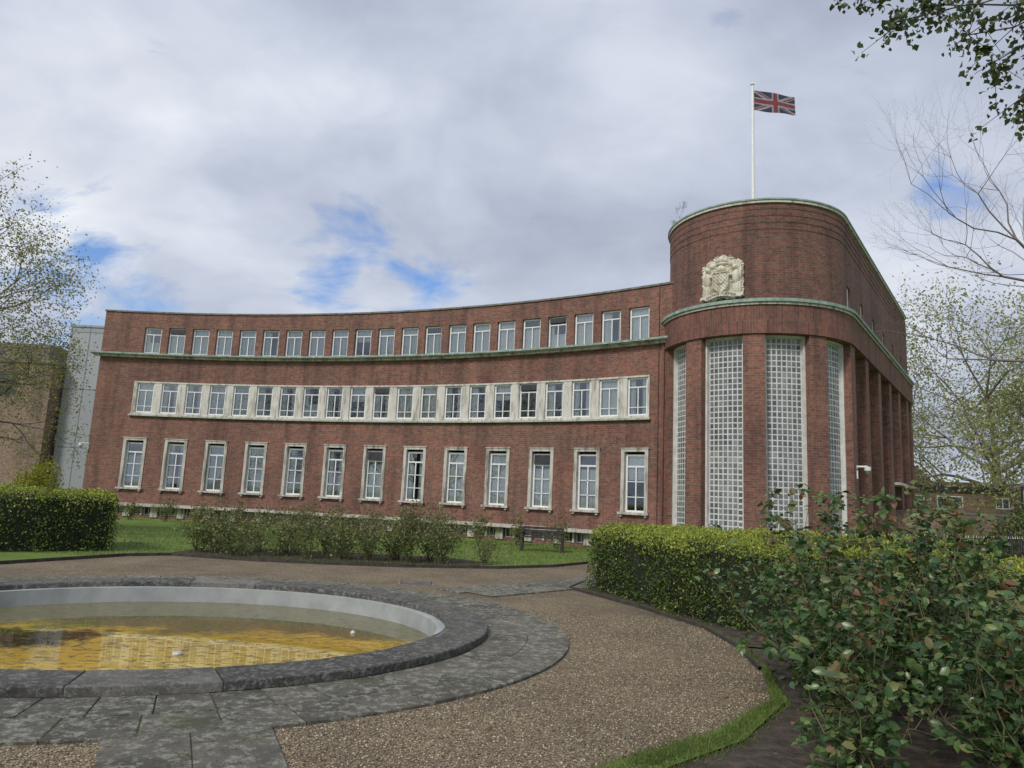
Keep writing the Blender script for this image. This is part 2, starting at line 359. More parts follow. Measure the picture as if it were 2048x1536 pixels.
w.path(tf,tus(-H9-.5,UE),2.3,3.0,0,.45,1)
c=-H9-.5
for a,b in wins+[(UE,None)]:
    w.path(tf,tus(c,a),2.25,3.04,.451,ZL,1)
    if b is None: break
    c=b
P_(w.obj('tower_pier_wall',M_brick))
w=MB(); w.path(tf,tus(-H9-.6,UE),2.2,3.10,ZL+.002,7.68,1); P_(w.obj('soldier_course_band',M_sold))
w=MB()
fw=[(H9+t-.27,H9+t+.27) for t in (.35,2.7,5.1,7.5,9.9,12.3)]
w.path(tf,tus(-UE,UE),2.5,2.88,7.6,8.0,1)
c=-UE
for a,b in fw+[(UE,None)]:
    w.path(tf,tus(c,a),2.5,2.88,8.0,8.85,1)
    if b is None: break
    c=b
w.path(tf,tus(-UE,UE),2.5,2.88,8.85,10.99,1)
for z in (10.14,10.36,10.58,10.80): w.path(tf,tus(-UE,UE),2.879,2.893,z,z+.13,1)
M=Matrix.Translation((TC.x,TC.y,0))@Matrix.Rotation(-psi,4,'Z')
w.box(-2.88,2.88,TL+.001,TL+.35,0,10.95,0,M)
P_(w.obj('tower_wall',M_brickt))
w=MB(); w.path(tf,tus(-UE,UE),2.6,3.20,7.79,7.86,1); w.path(tf,tus(-UE,UE),3.16,3.205,7.76,7.789,1); P_(w.obj('tower_cornice',M_copper))
w=MB(); w.path(tf,tus(-H9-1,UE),2.9,3.15,7.682,7.76,1); P_(w.obj('tower_cornice_soffit',M_stonew))
w=MB(); w.path(tf,tus(-UE,UE),2.55,2.975,11.07,11.12,1); P_(w.obj('tower_coping',M_copper))
w=MB(); w.path(tf,tus(-UE,UE),2.6,2.945,10.992,11.068,1); P_(w.obj('tower_coping_course',M_stone))
w=MB(); pts=[(*tf(u,2.6),10.6) for u in tus(-UE,UE)]; w.quad(pts); pts=[(*tf(u,2.45),7.3) for u in tus(-UE,UE)]; w.quad(pts); P_(w.obj('tower_roof',M_roof))
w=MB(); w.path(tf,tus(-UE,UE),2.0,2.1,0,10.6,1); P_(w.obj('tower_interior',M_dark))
for a,b in fw:
    w=MB(); w.path(tf,[a,a+.05],2.74,2.82,8.0,8.85,1);w.path(tf,[b-.05,b],2.74,2.82,8.0,8.85,1);w.path(tf,[a+.05,b-.05],2.74,2.82,8.0,8.06,1);w.path(tf,[a+.05,b-.05],2.74,2.82,8.79,8.85,1);w.path(tf,[(a+b)/2-.02,(a+b)/2+.02],2.75,2.81,8.06,8.79,1)
    o=P_(w.obj('tower_window',M_white))
    g=MB(); g.path(tf,[a,b],2.77,2.78,8.0,8.85,1); g=g.obj('pane',M_glass); g.parent=o
for i,(a,b) in enumerate(wins):
    zb,zt=.45,ZL
    rg=2.68 if i<5 else 2.45
    fr=MB(); jw=.06
    fr.path(tf,tus(a,a+jw),rg-.1,rg+.14,zb,zt,1); fr.path(tf,tus(b-jw,b),rg-.1,rg+.14,zb,zt,1); fr.path(tf,tus(a+jw,b-jw),rg-.1,rg+.12,zt-.06,zt,1); fr.path(tf,tus(a+jw,b-jw),rg-.1,rg+.2,zb+.001,zb+.07,1)
    fo=P_(fr.obj('glass_block_window',M_cream))
    g=MB(); g.path(tf,tus(a+jw,b-jw),rg-.08,rg,zb+.07,zt-.06,1); go=g.obj('block_joint',M_blockjoint); go.parent=fo
    g=MB(); ncol=7 if i<5 else 10; A,B=a+jw+.01,b-jw-.01; cw=(B-A)/ncol; zh=zt-.07-(zb+.08); nr=36; ch=zh/nr
    for c_ in range(ncol):
        for r_ in range(nr):
            u0,u1=A+c_*cw+.021,A+(c_+1)*cw-.021; z0,z1=zb+.08+r_*ch+.019,zb+.08+(r_+1)*ch-.019
            e=.016; p=lambda u,r,z:(*tf(u,r),z)
            o4=[p(u0,rg+.002,z0),p(u1,rg+.002,z0),p(u1,rg+.002,z1),p(u0,rg+.002,z1)]
            i4=[p(u0+e,rg+.008,z0+e),p(u1-e,rg+.008,z0+e),p(u1-e,rg+.008,z1-e),p(u0+e,rg+.008,z1-e)]
            k=len(g.v); g.v+=o4+i4; g.uv+=[(0,0)]*20
            for f_ in ((4,5,6,7),(0,1,5,4),(1,2,6,5),(2,3,7,6),(3,0,4,7)): g.f.append(tuple(k+q for q in f_)); g.mi.append(0)
    go=g.obj('glass_blocks',M_block); go.parent=fo
u0=H9+7.9
w=MB(); w.path(tf,[u0+.3,u0+1.7],2.46,2.52,.5,2.6,1); d=P_(w.obj('door',M_wood))
w=MB(); w.path(tf,[u0-.1,u0+2.1],2.3,3.25,2.78,2.88,1); P_(w.obj('door_canopy',M_cream))
w=MB(); w.path(tf,[u0-.45,u0-.1],3.041,3.06,1.35,1.55,1); P_(w.obj('nameplate',M_gold))
# coat of arms
def crest_h(x,z):
    W=.66; top=1.47-.30*(abs(x)/W)**1.7+.025*math.sin(x*26)+.015*math.sin(x*51+1)
    bot=.03+.05*math.cos(x*5)**2+.02*math.sin(x*31)
    if abs(x)>W+.012*math.sin(z*24) or z>top or z<bot: return None
    h=.07
    def ell(cx,cz,rx,rz,a,base=0):
        q=1-((x-cx)/rx)**2-((z-cz)/rz)**2
        return base+a*math.sqrt(q) if q>0 else 0
    h+=.022*math.sin(x*34+6*math.sin(z*9))*math.cos(z*31+5*math.sin(x*8))
    if .26<z<.90:
        hw_=.25 if z>.55 else .25*math.sqrt(max(0,1-((.55-z)/.29)**2))
        if abs(x)<hw_:
            h=.15; 
            if abs(x)>hw_-.03 or z>.87: h=.18
            else:
                if ((x*.9)**2+(z-.62)**2)<.012: h+=.03
                if abs(x-.0)<.02: h+=.015
                h+=.012*math.sin(x*60)*math.sin(z*50)
    for s in (-1,1):
        h=max(h,ell(s*.44,.70,.12,.26,.13,.07),ell(s*.47,.36,.13,.26,.10,.07)+.012*math.sin(x*90),ell(s*.41,1.02,.075,.10,.12,.09),ell(s*.31,.78,.14,.05,.10,.07),ell(s*.57,.85,.05,.22,.06,.06),ell(s*.30,1.16,.12,.09,.07,.06))
    h=max(h,ell(0,1.0,.13,.13,.13,.08),ell(0,1.18,.17,.05,.09,.08),ell(0,1.32,.11,.12,.09,.07),ell(-.13,1.30,.07,.08,.06,.06),ell(.13,1.30,.07,.08,.06,.06))
    zb=.15+.05*math.cos(x*5.2)
    if abs(z-zb)<.075: h=.16-.01*abs(math.sin(x*4))
    return max(h,.03)
g=MB(); nx,nz=110,120; Hh={}
for i in range(nx+1):
    for j in range(nz+1):
        x=-.7+1.4*i/nx; z=1.5*j/nz; Hh[i,j]=crest_h(x,z)
def cp(i,j,h): x=-.7+1.4*i/nx; z=1.5*j/nz; return (*tf(rad(-3)*3+x*3/2.88,2.882+h*1.25),7.93+z)
vid={}
def vv(i,j,h,tag):
    k=(i,j,tag)
    if k not in vid: vid[k]=len(g.v); g.v.append(cp(i,j,h))
    return vid[k]
ins=lambda i,j: 0<=i<nx and 0<=j<nz and all(Hh[a,b] is not None for a,b in ((i,j),(i+1,j),(i+1,j+1),(i,j+1)))
for i in range(nx):
    for j in range(nz):
        if not ins(i,j): continue
        cs=[(i,j),(i+1,j),(i+1,j+1),(i,j+1)]
        g.f.append(tuple(vv(a,b,Hh[a,b],0) for a,b in cs)); g.mi.append(0)
        for (p,q,di,dj) in ((0,1,0,-1),(1,2,1,0),(2,3,0,1),(3,0,-1,0)):
            if not ins(i+di,j+dj):
                A,B=cs[p],cs[q]; g.f.append((vv(*B,Hh[B],0),vv(*A,Hh[A],0),vv(*A,-.0,1),vv(*B,-.0,1))); g.mi.append(0)
g.uv=[(0,0)]*sum(len(f) for f in g.f)
arms=P_(g.obj('carved_coat_of_arms',M_crest)); arms['label']='pale carved stone coat of arms with shield, two robed supporters'
def textmesh(s,size,mat,ext=.006,name='lettering'):
    cu=bpy.data.curves.new(name,'FONT'); cu.body=s; cu.size=size; cu.extrude=ext; cu.align_x='CENTER'; cu.align_y='CENTER'
    o=bpy.data.objects.new(name,cu); COL.objects.link(o); bpy.context.view_layer.update()
    me=bpy.data.meshes.new_from_object(o); bpy.data.objects.remove(o); me.materials.clear(); me.materials.append(mat); me.name=name; return me
me=textmesh('UNITATE FORTIOR',.105,M_coping)
for v in me.vertices:
    x,y,z=v.co; p=tf(rad(-3)*3+x*3/2.88,2.882+.202+z); zz=7.93+.15+.05*math.cos(x*5.2)+y; v.co=(p[0],p[1],zz)
lo=link('motto_lettering',me); lo.parent=arms
def cctv(Mx):
    b=MB(); b.box(-.05,.05,-.03,0,-.35,-.1,0,Mx); b.cyl((0,0),.02,.02,-.05,.0,8,0,Mx); b.box(-.03,.03,-.30,0,.0,.05,0,Mx)
    b.cyl((0,-.30),.09,.10,-.10,.02,14,0,Mx); b.cyl((0,-.30),.03,.085,-.19,-.10,14,1,Mx)
    o=P_(b.obj('security_camera',[M_white,M_grey])); o['label']='white dome security camera on wall bracket'
p=tf(H9+.0,3.04); cctv(Matrix.Translation((p[0],p[1],3.0))@Matrix.Rotation(math.atan2(tn.y,tn.x)+pi/2,4,'Z'))
p=arcf(-1.6,0); cctv(Matrix.Translation((p[0],p[1],3.1))@Matrix.Rotation(-rad(60),4,'Z'))
fx,fy=TC.x-.02,TC.y+.1
b=MB(); b.cyl((fx,fy),.075,.045,10.6,16.75,14); b.cyl((fx,fy),.11,.11,10.6,10.75,14); b.cyl((fx,fy),.02,.075,16.75,16.80,12); b.cyl((fx,fy),.075,.02,16.80,16.87,12)
b.box(fx+.04,fx+.10,fy-.02,fy+.02,11.7,11.8); b.box(fx+.05,fx+.058,fy-.004,fy+.004,11.7,16.7)
fp=b.obj('flagpole',M_white,label='tall white flagpole standing on the brick tower roof',category='flagpole')
M_fb=varmat('flag_navy',(.025,.03,.065),(.045,.05,.09),6,.8);M_fr=varmat('flag_red',(.19,.035,.045),(.26,.05,.06),6,.8);M_fw=varmat('flag_white',(.26,.26,.29),(.36,.36,.38),6,.8)
nu,nv=120,60; V=[];F=[];mi=[]
FW,FH=1.80,.78
for i in range(nu+1):
    for j in range(nv+1):
        u,v=i/nu,j/nv
        x=u*FW*(1-.03*v); y=.07*math.sin(u*8+v*1.0)*u**.6; z=v*FH*(1-.14*u*(1-v))+.085*u+.06*u*u*(1-v)+.012*math.sin(u*9)
        if u>.92 and v<.3: z+= .12*(u-.92)*10*(.3-v)
        V.append((fx+.06+x*.95,fy+y+x*.25,15.80+z))
for i in range(nu):
    for j in range(nv):
        X=((i+.5)/nu-.5)*60; Y=((j+.5)/nv-.5)*30
        c=0
        for s in (1,-1):
            d=(Y-s*X/2)/1.118
            if abs(d)<3: c=max(c,1)
        for s in (1,-1):
            d=(Y-s*X/2)/1.118*(1 if X>0 else -1)
            if -2<d<0: c=2
        if abs(X)<5 or abs(Y)<5: c=1
        if abs(X)<3 or abs(Y)<3: c=2
        a=i*(nv+1)+j; F.append((a,a+nv+1,a+nv+2,a+1)); mi.append(c)
link('union_flag',npmesh('union_flag',V,F,[M_fb,M_fw,M_fr],mi),label='weathered Union Jack flag flying from the white flagpole',category='flag')
# ------------------------------------------------------------------ ground, gravel, paving, pond
PX,PY=-4.0,8.65
def ef(u,r): return (PX+(3.85+r)*math.cos(u),PY+(3.25+r)*math.sin(u))
eu=lambda a,b,n:[a+(b-a)*i/n for i in range(n+1)]
m,nt,b=newmat('lawn_grass'); M_lawn=m; P=pos(nt)
c=ramp(nt,noise(nt,1.2,8,P),[(.3,(.11,.175,.03)),(.5,(.16,.245,.045)),(.72,(.22,.28,.07))])
c=mixc(nt,1,c,ramp(nt,noise(nt,45,3,P),[(.3,(.55,.6,.5)),(.7,(1.35,1.3,1.2))]),'MULTIPLY')
nt.links.new(c,b.inputs['Base Color']); b.inputs['Roughness'].default_value=.9; bump(nt,b,noise(nt,60,4,P),.03)
def ringsheet(name,inner,outer,z,mat,rings=1,n=144,**k):
    V=[];F=[]
    for i in range(n):
        t=2*pi*i/n; A=inner(t);B=outer(t)
        for j in range(rings+1):
            s=(j/rings)**2; V.append((A[0]+(B[0]-A[0])*s,A[1]+(B[1]-A[1])*s,z))
    for i in range(n):
        for j in range(rings):
            a=i*(rings+1)+j; b_=((i+1)%n)*(rings+1)+j; F.append((a,a+1,b_+1,b_))
    return link(name,npmesh(name,V,F,mat),**k)
ringsheet('ground',lambda t:ef(t,-.2),lambda t:(PX+900*math.cos(t),PY+900*math.sin(t)),0,M_lawn,8,kind='structure')
m,nt,b=newmat('gravel'); M_grav=m; P=pos(nt)
STN=[(0,(.10,.067,.038)),(.25,(.20,.145,.082)),(.55,(.315,.245,.155)),(.8,(.43,.36,.24)),(1,(.58,.52,.40))]
def gravlayer(sc,loc):
    v=N(nt,'ShaderNodeTexVoronoi',Scale=sc); nt.links.new(mapping(nt,P,(1,1,1),loc),v.inputs['Vector'])
    sp=nt.nodes.new('ShaderNodeSeparateColor'); nt.links.new(v.outputs['Color'],sp.inputs[0])
    c=ramp(nt,sp.outputs[0],STN)
    return mixc(nt,1,c,ramp(nt,v.outputs['Distance'],[(.0,(1.1,1.1,1.1)),(.45,(.85,.85,.85)),(.75,(.32,.30,.27))]),'MULTIPLY'),v
ca,va=gravlayer(70.,(0,0,0)); cb_,vb=gravlayer(120.,(3,1,0))
c=mixc(nt,ramp(nt,noise(nt,30,2,P),[(.45,(0,0,0)),(.55,(1,1,1))]),ca,cb_)
c=mixc(nt,1,c,ramp(nt,noise(nt,.7,8,P,.75),[(.3,(.55,.53,.50)),(.5,(.92,.9,.87)),(.7,(1.25,1.2,1.1))]),'MULTIPLY')
c=mixc(nt,ramp(nt,noise(nt,1.1,8,P,.85),[(.56,(0,0,0)),(.68,(.6,.6,.6))]),c,(.095,.10,.03))
nt.links.new(c,b.inputs['Base Color']); b.inputs['Roughness'].default_value=.85
iv=nt.nodes.new('ShaderNodeInvert'); nt.links.new(va.outputs['Distance'],iv.inputs['Color']); bump(nt,b,iv.outputs[0],.014,.9)
bound=[(-9.0,13.2),(-8.0,15.6),(-7.3,16.2),(-5.45,15.8),(-2.2,15.95),(-.1,16.6),(1.2,17.6),(2.2,19.0),(3.6,18.6),(4.0,16.5),(3.2,14.5),(2.3,11.6),(2.89,9.85),(2.68,7.59),(2.36,6.45),(1.5,5.35),(.7,4.69),(.1,3.9),(-.5,2.5),(-2,1.2),(-6,.8),(-11,2),(-13,6),(-12,10),(-11,12.2)]
ba=[((math.atan2(y-PY,x-PX))%(2*pi),math.hypot(x-PX,y-PY)) for x,y in bound]; ba.sort()
bA_=[p[0] for p in ba];bD_=[p[1] for p in ba]
def bd(t): return float(np.interp(t%(2*pi),[bA_[-1]-2*pi]+bA_+[bA_[0]+2*pi],[bD_[-1]]+bD_+[bD_[0]]))
ringsheet('gravel_path',lambda t:ef(t,.5),lambda t:(PX+bd(t)*math.cos(t),PY+bd(t)*math.sin(t)),.006,M_grav,1,360,kind='structure')
m,nt,b=newmat('loose_stone'); g=nt.nodes.new('ShaderNodeNewGeometry'); c=ramp(nt,g.outputs['Random Per Island'],STN); nt.links.new(c,b.inputs['Base Color']); b.inputs['Roughness'].default_value=.8
n=70000; q=np.stack([rng.uniform(-3.2,3.0,n),3.2+rng.random(n)**1.3*7.5],1)
th=np.arctan2(q[:,1]-PY,q[:,0]-PX); dd=np.hypot(q[:,0]-PX,q[:,1]-PY); keep=(dd<np.array([bd(t) for t in th])-.03)&((((q[:,0]-PX)/4.80)**2+((q[:,1]-PY)/4.20)**2)>1)
q=q[keep]; n=len(q); sz=rng.uniform(.004,.012,n)
o6=np.array([[1,0,0],[0,1,0],[-1,0,0],[0,-1,0],[0,0,1],[0,0,-1.]])[None]*np.stack([np.ones(n),rng.uniform(.6,1,n),rng.uniform(.35,.7,n)],1)[:,None]*sz[:,None,None]
a=rng.random(n)*pi*2; ca_,sa_=np.cos(a)[:,None],np.sin(a)[:,None]
V=np.stack([o6[...,0]*ca_-o6[...,1]*sa_+q[:,0:1],o6[...,0]*sa_+o6[...,1]*ca_+q[:,1:2],o6[...,2]+.009],2).reshape(-1,3)
Fb=np.array([[0,1,4],[1,2,4],[2,3,4],[3,0,4],[1,0,5],[2,1,5],[3,2,5],[0,3,5]]); F=(np.arange(n)[:,None,None]*6+Fb[None]).reshape(-1,3)
link('gravel_stones',npmesh('gravel_stones',V,F,m),kind='stuff')
m,nt,b=newmat('lichened_paving'); M_pave=m; g=nt.nodes.new('ShaderNodeNewGeometry'); P=g.outputs['Position']
c=ramp(nt,g.outputs['Random Per Island'],[(0,(.085,.08,.067)),(.5,(.12,.113,.094)),(1,(.165,.155,.13))])
c=mixc(nt,1,c,ramp(nt,noise(nt,1.8,7,P,.7),[(.3,(.55,.55,.53)),(.7,(1.4,1.35,1.25))]),'MULTIPLY')
f=noise(nt,11,10,P,.85); c=mixc(nt,ramp(nt,f,[(.51,(0,0,0)),(.56,(.85,.85,.85))]),c,(.36,.36,.29))
f=noise(nt,26,6,mapping(nt,P,(1,1,1),(9,4,1)),.8); c=mixc(nt,ramp(nt,f,[(.56,(0,0,0)),(.62,(.85,.85,.85))]),c,(.03,.03,.024))
f=noise(nt,2.6,9,mapping(nt,P,(1,1,1),(5,2,1)),.8); c=mixc(nt,ramp(nt,f,[(.54,(0,0,0)),(.64,(.8,.8,.8))]),c,(.08,.09,.035))
nt.links.new(c,b.inputs['Base Color']); b.inputs['Roughness'].default_value=.85; bump(nt,b,noise(nt,28,8,P,.8),.022)
M_moss=varmat('mossy_joint',(.03,.035,.014),(.08,.09,.03),14,.95,.01,60)
m,nt,b=newmat('coping_stone'); M_cop=m; g=nt.nodes.new('ShaderNodeNewGeometry'); P=g.outputs['Position']
c=ramp(nt,g.outputs['Random Per Island'],[(0,(.06,.06,.055)),(.85,(.10,.097,.087)),(1,(.17,.163,.147))])
c=mixc(nt,1,c,ramp(nt,noise(nt,3,6,P,.7),[(.3,(.55,.55,.55)),(.7,(1.5,1.45,1.4))]),'MULTIPLY')
c=mixc(nt,ramp(nt,noise(nt,15,10,P,.87),[(.51,(0,0,0)),(.57,(.8,.8,.8))]),c,(.31,.31,.27))
c=mixc(nt,ramp(nt,noise(nt,40,5,mapping(nt,P,(1,1,1),(4,4,4)),.8),[(.56,(0,0,0)),(.64,(.8,.8,.8))]),c,(.02,.02,.018))
nt.links.new(c,b.inputs['Base Color']); b.inputs['Roughness'].default_value=.85; bump(nt,b,noise(nt,26,8,P,.85),.022)
pond=link('garden_pond',None,label='large round garden pond with dark stone coping and painted wall',category='pond'); pond.location=(PX,PY,0)
def PP(o): o.parent=pond; o.matrix_parent_inverse=Matrix.Translation((-PX,-PY,0)); return o
def slabring(name,n,r0,r1,z0,z1,mat,sub=4,off=0.,gap=.004,jit=.003,mb=None,bv=.008):
    mb=mb or MB()
    for i in range(n):
        a=2*pi*(i+off)/n+gap/2; b_=2*pi*(i+1+off)/n-gap/2; dz=random.uniform(-jit,jit)
        U=eu(a,b_,sub); k=len(mb.v)
        for q,u in enumerate(U):
            e=bv/3.5 if q==0 else (-bv/3.5 if q==sub else 0)
            A,B=ef(u,r0),ef(u,r1); A2,B2=ef(u+e,r0+bv),ef(u+e,r1-bv); mb.v+=[(*A,z0),(*B,z0),(*B,z1+dz-bv),(*B2,z1+dz),(*A2,z1+dz),(*A,z1+dz-bv)]
        for q in range(sub):
            o=k+6*q
            for e in range(6):
                mb.f.append((o+e,o+6+e,o+6+(e+1)%6,o+(e+1)%6)); mb.mi.append(0)
        mb.f.append(tuple(k+e for e in range(6))); o=k+6*sub; mb.f.append(tuple(o+5-e for e in range(6))); mb.mi+=[0,0]
    mb.uv=[(0,0)]*sum(len(f) for f in mb.f)
    return mb
PP(slabring('c',22,-.49,0,.035,.108,M_cop,8,.3,.0018,.003,None,.010).obj('coping',M_cop))
rb=slabring('p',64,.0,.46,-.05,.032,M_pave,3,0,.0018,.003,None,.004); slabring('p',56,.464,.93,-.05,.032,M_pave,3,.37,.0018,.004,rb,.005)
rb.obj('paving',M_pave,kind='structure')
w=MB(); w.path(ef,eu(0,2*pi,120),-.02,.92,.008,.023,1,ends=False); w.obj('paving',M_moss,kind='structure')
m=varmat('painted_pond_wall',(.27,.285,.28),(.43,.44,.43),2.5,.7,mid=(.34,.36,.35))
w=MB(); w.path(ef,eu(0,2*pi,120),-.60,-.46,-.5,.035,1,ends=False); PP(w.obj('pond_wall',m))
m,nt,b=newmat('pond_water'); P=pos(nt)
f1=noise(nt,.55,5,P,.6); f2=noise(nt,7,9,mapping(nt,P,(1,1.8,1)),.82); f3=noise(nt,1.1,6,mapping(nt,P,(1,1,1),(7,3,0)),.68)
sep=nt.nodes.new('ShaderNodeSeparateXYZ'); nt.links.new(P,sep.inputs[0])
ad=N(nt,'ShaderNodeMath',_operation='ADD'); ml=N(nt,'ShaderNodeMath',_operation='MULTIPLY'); nt.links.new(f3,ml.inputs[0]); ml.inputs[1].default_value=2.2
mr=N(nt,'ShaderNodeMapRange'); nt.links.new(sep.outputs[1],ad.inputs[0]); nt.links.new(ml.outputs[0],ad.inputs[1]); nt.links.new(ad.outputs[0],mr.inputs[0]); mr.inputs[1].default_value=9.9; mr.inputs[2].default_value=10.3
c=ramp(nt,f1,[(.3,(.34,.21,.035)),(.5,(.52,.35,.055)),(.7,(.58,.43,.09))])
c=mixc(nt,mr.outputs[0],c,(.165,.145,.06))
# sunk leaf litter patch at one side of the pond
vd=N(nt,'ShaderNodeVectorMath',_operation='DISTANCE'); nt.links.new(mapping(nt,P,(.62,1,1)),vd.inputs[0]); vd.inputs[1].default_value=(-5.3*.62,8.3,-.17)
a2=N(nt,'ShaderNodeMath',_operation='MULTIPLY_ADD'); nt.links.new(f3,a2.inputs[0]); a2.inputs[1].default_value=2.4; nt.links.new(vd.outputs['Value'],a2.inputs[2])
c=mixc(nt,ramp(nt,a2.outputs[0],[(.0,(1,1,1)),(.95,(1,1,1)),(1.0,(0,0,0))]),c,(.035,.024,.012))
mr2=N(nt,'ShaderNodeMapRange'); nt.links.new(a2.outputs[0],mr2.inputs[0]); mr2.inputs[1].default_value=1.75; mr2.inputs[2].default_value=1.55
c=mixc(nt,mr2.outputs[0],c,(.035,.024,.012))
c=mixc(nt,ramp(nt,f2,[(.51,(0,0,0)),(.56,(.85,.85,.85))]),c,(.09,.072,.02))
nt.links.new(c,b.inputs['Base Color']); b.inputs['IOR'].default_value=1.33
rr=ramp(nt,f2,[(.53,(.0,.0,.0)),(.61,(.30,.30,.30))]); nt.links.new(rr,b.inputs['Roughness']); bump(nt,b,noise(nt,5,2,P),.0006,.4)
V=[(*ef(t,-.47),-.17) for t in eu(0,2*pi,120)[:-1]]; me=bpy.data.meshes.new('water'); me.from_pydata(V,[],[tuple(range(120))]); me.materials.append(m)
link('water',me,kind='structure')
for (x,y,s) in ((-3.35,7.85,.050),(-1.85,9.4,.03)):
    b=MB(); b.cyl((x,y),s,s*1.05,-.17,-.158,16); b.cyl((x,y),s*1.05,s*.7,-.158,-.142,16); b.cyl((x,y),.012,.012,-.142,-.135,10)
    b.obj('fountain_cap',M_stone,label='small pale fountain cap sitting in the shallow pond water',category='fountain fitting',group='fountain caps in the pond')
def spur(name,o,d,wid,length,slab=.55,z=.030,cols=2):
    b=MB(); d=Vector(d).normalized(); s=Vector((d.y,-d.x)); n=int(length/slab); cw=wid/cols
    M=Matrix(((s.x,d.x,0,o[0]),(s.y,d.y,0,o[1]),(0,0,1,0),(0,0,0,1)))
    for i in range(n):
        for c_ in range(cols):
            k=len(b.v); x0=-wid/2+c_*cw+.003;x1=x0+cw-.006;y0=i*slab+.003+(.2 if c_%2 else 0);y1=y0+slab-.006; zz=z+random.uniform(-.003,.003); e=.006
            for p in ((x0,y0,0),(x1,y0,0),(x1,y1,0),(x0,y1,0),(x0,y0,zz-e),(x1,y0,zz-e),(x1,y1,zz-e),(x0,y1,zz-e),(x0+e,y0+e,zz),(x1-e,y0+e,zz),(x1-e,y1-e,zz),(x0+e,y1-e,zz)): b.v.append(tuple(M@Vector(p)))
            for f_ in ((8,9,10,11),(0,1,5,4),(1,2,6,5),(2,3,7,6),(3,0,4,7),(4,5,9,8),(5,6,10,9),(6,7,11,10),(7,4,8,11)): b.f.append(tuple(k+q for q in f_)); b.mi.append(0)
    b.uv=[(0,0)]*sum(len(f) for f in b.f); b.obj(name,M_pave,kind='structure')
    w=MB(); w.box(-wid/2+.01,wid/2-.01,.2,n*slab,.009,.0225,0,M); w.obj(name,M_moss,kind='structure')
spur('garden_path',(-2.03,5.07),(.42,-.91),1.0,5,.42,cols=2)
spur('garden_path',(-.70,12.15),(.70,.72),1.15,6.2,.5,cols=2)
b=MB(); b.box(-.32,.32,-.25,.25,.007,.014); b.box(-.28,.28,-.21,.21,.0145,.018,1)
for i in range(5): b.box(-.26,.26,-.19+i*.08,-.16+i*.08,.0182,.022,0)
b.obj('manhole_cover',[M_coping,M_iron],label='rectangular iron manhole cover set in the gravel',category='manhole cover',loc=(-1.55,13.3,0),rz=.1)
def poly(name,pts,z,mat,**k):
    b=MB(); b.quad([(x,y,z) for x,y in pts]); return b.obj(name,mat,**k)
poly('flower_bed',[(.55,3.6),(1.11,4.74),(1.72,5.3),(2.45,6.3),(2.68,7.6),(2.8,8.6),(9,7.5),(9,1.5),(1.2,1.5)],.016,M_soil,kind='structure')
poly('flower_bed',[(-7.6,16.9),(-6.6,16.5),(-1.2,16.7),(-.2,17.6),(-1.5,19),(-7.5,19)],.012,M_soil,kind='structure')
poly('flower_bed',[(1.30,13.6),(2.15,11.65),(2.75,9.9),(2.80,8.7),(8,7.6),(8.5,9),(4.5,11),(3.2,14.4)],.02,M_soil,kind='structure')
VL=[(.05,3.7),(.7,4.69),(1.5,5.35),(2.30,6.35),(2.64,7.5),(2.78,8.7),(2.72,9.85),(2.18,11.5),(1.28,13.5)]
VR=[(.45,3.6),(1.05,4.66),(1.70,5.24),(2.38,6.28),(2.69,7.48),(2.81,8.7),(2.75,9.86),(2.21,11.52),(1.31,13.52)]
b=MB()
for i in range(len(VL)-1):
    a,c_,d,e=VL[i],VR[i],VR[i+1],VL[i+1]
    b.quad([(*a,.03),(*c_,.03),(*d,.03),(*e,.03)]); b.quad([(*a,0),(*a,.03),(*e,.03),(*e,0)])
b.obj('grass_verge',M_lawn,kind='structure')
def edging(pts,name='path_edging',h=.07,wd=.03):
    b=MB()
    for p,q in zip(pts[:-1],pts[1:]):
        d=(Vector(q)-Vector(p)).normalized(); s=Vector((-d.y,d.x))*wd/2; P0,Q0=Vector(p),Vector(q)
        c=[P0-s,Q0-s,Q0+s,P0+s]; b.quad([(*x,h) for x in c]); b.quad([(*c[0],0),(*c[1],0),(*c[1],h),(*c[0],h)]); b.quad([(*c[3],0),(*c[3],h),(*c[2],h),(*c[2],0)])
    b.obj(name,M_edge,kind='structure')
edging([(-12,10),(-11,12.2),(-9.0,13.2),(-8.0,15.6),(-7.3,16.2),(-5.45,15.8),(-3.8,15.8),(-2.2,15.95),(-.1,16.6),(1.2,17.6),(2.2,19.0)])
edging([(2.60,7.5),(2.74,8.7),(2.68,9.85),(2.12,11.5),(1.22,13.5),(1.6,14.6)],h=.05)
def blades(name,P,h):
    n=len(P); a=rng.random(n)*2*pi; s=np.stack([np.cos(a),np.sin(a),0*a],1)*.005*(h/.05); l=np.stack([rng.normal(size=n)*.5,rng.normal(size=n)*.5,1+0*a],1)*(h*(.5+rng.random(n)))[:,None]
    V=np.stack([P-s,P+s,P+l],1).reshape(-1,3); F=np.arange(3*n).reshape(-1,3); return npmesh(name,V,F,L_grass)
L_grass=leafmat('grass_blade',(.075,.115,.023),(.12,.18,.035),(.19,.235,.055))
Q=[]
for i in range(8):
    n=(4200,4200,3000,1200,700,500,500,500)[i]
    s=rng.normal(.5,.32,n)[:,None];t=rng.random(n)[:,None]
    A=np.array(VL[i]);B=np.array(VR[i]);C_=np.array(VR[i+1]);D=np.array(VL[i+1])
    p=(A*(1-s)+B*s)*(1-t)+(D*(1-s)+C_*s)*t; Q.append(np.concatenate([p,np.full((n,1),.02)],1))
link('verge_grass',blades('verge_grass',np.concatenate(Q),.030),kind='stuff')
n=30000; q=np.stack([rng.uniform(-14,4,n),rng.uniform(15.5,26,n),np.zeros(n)],1)
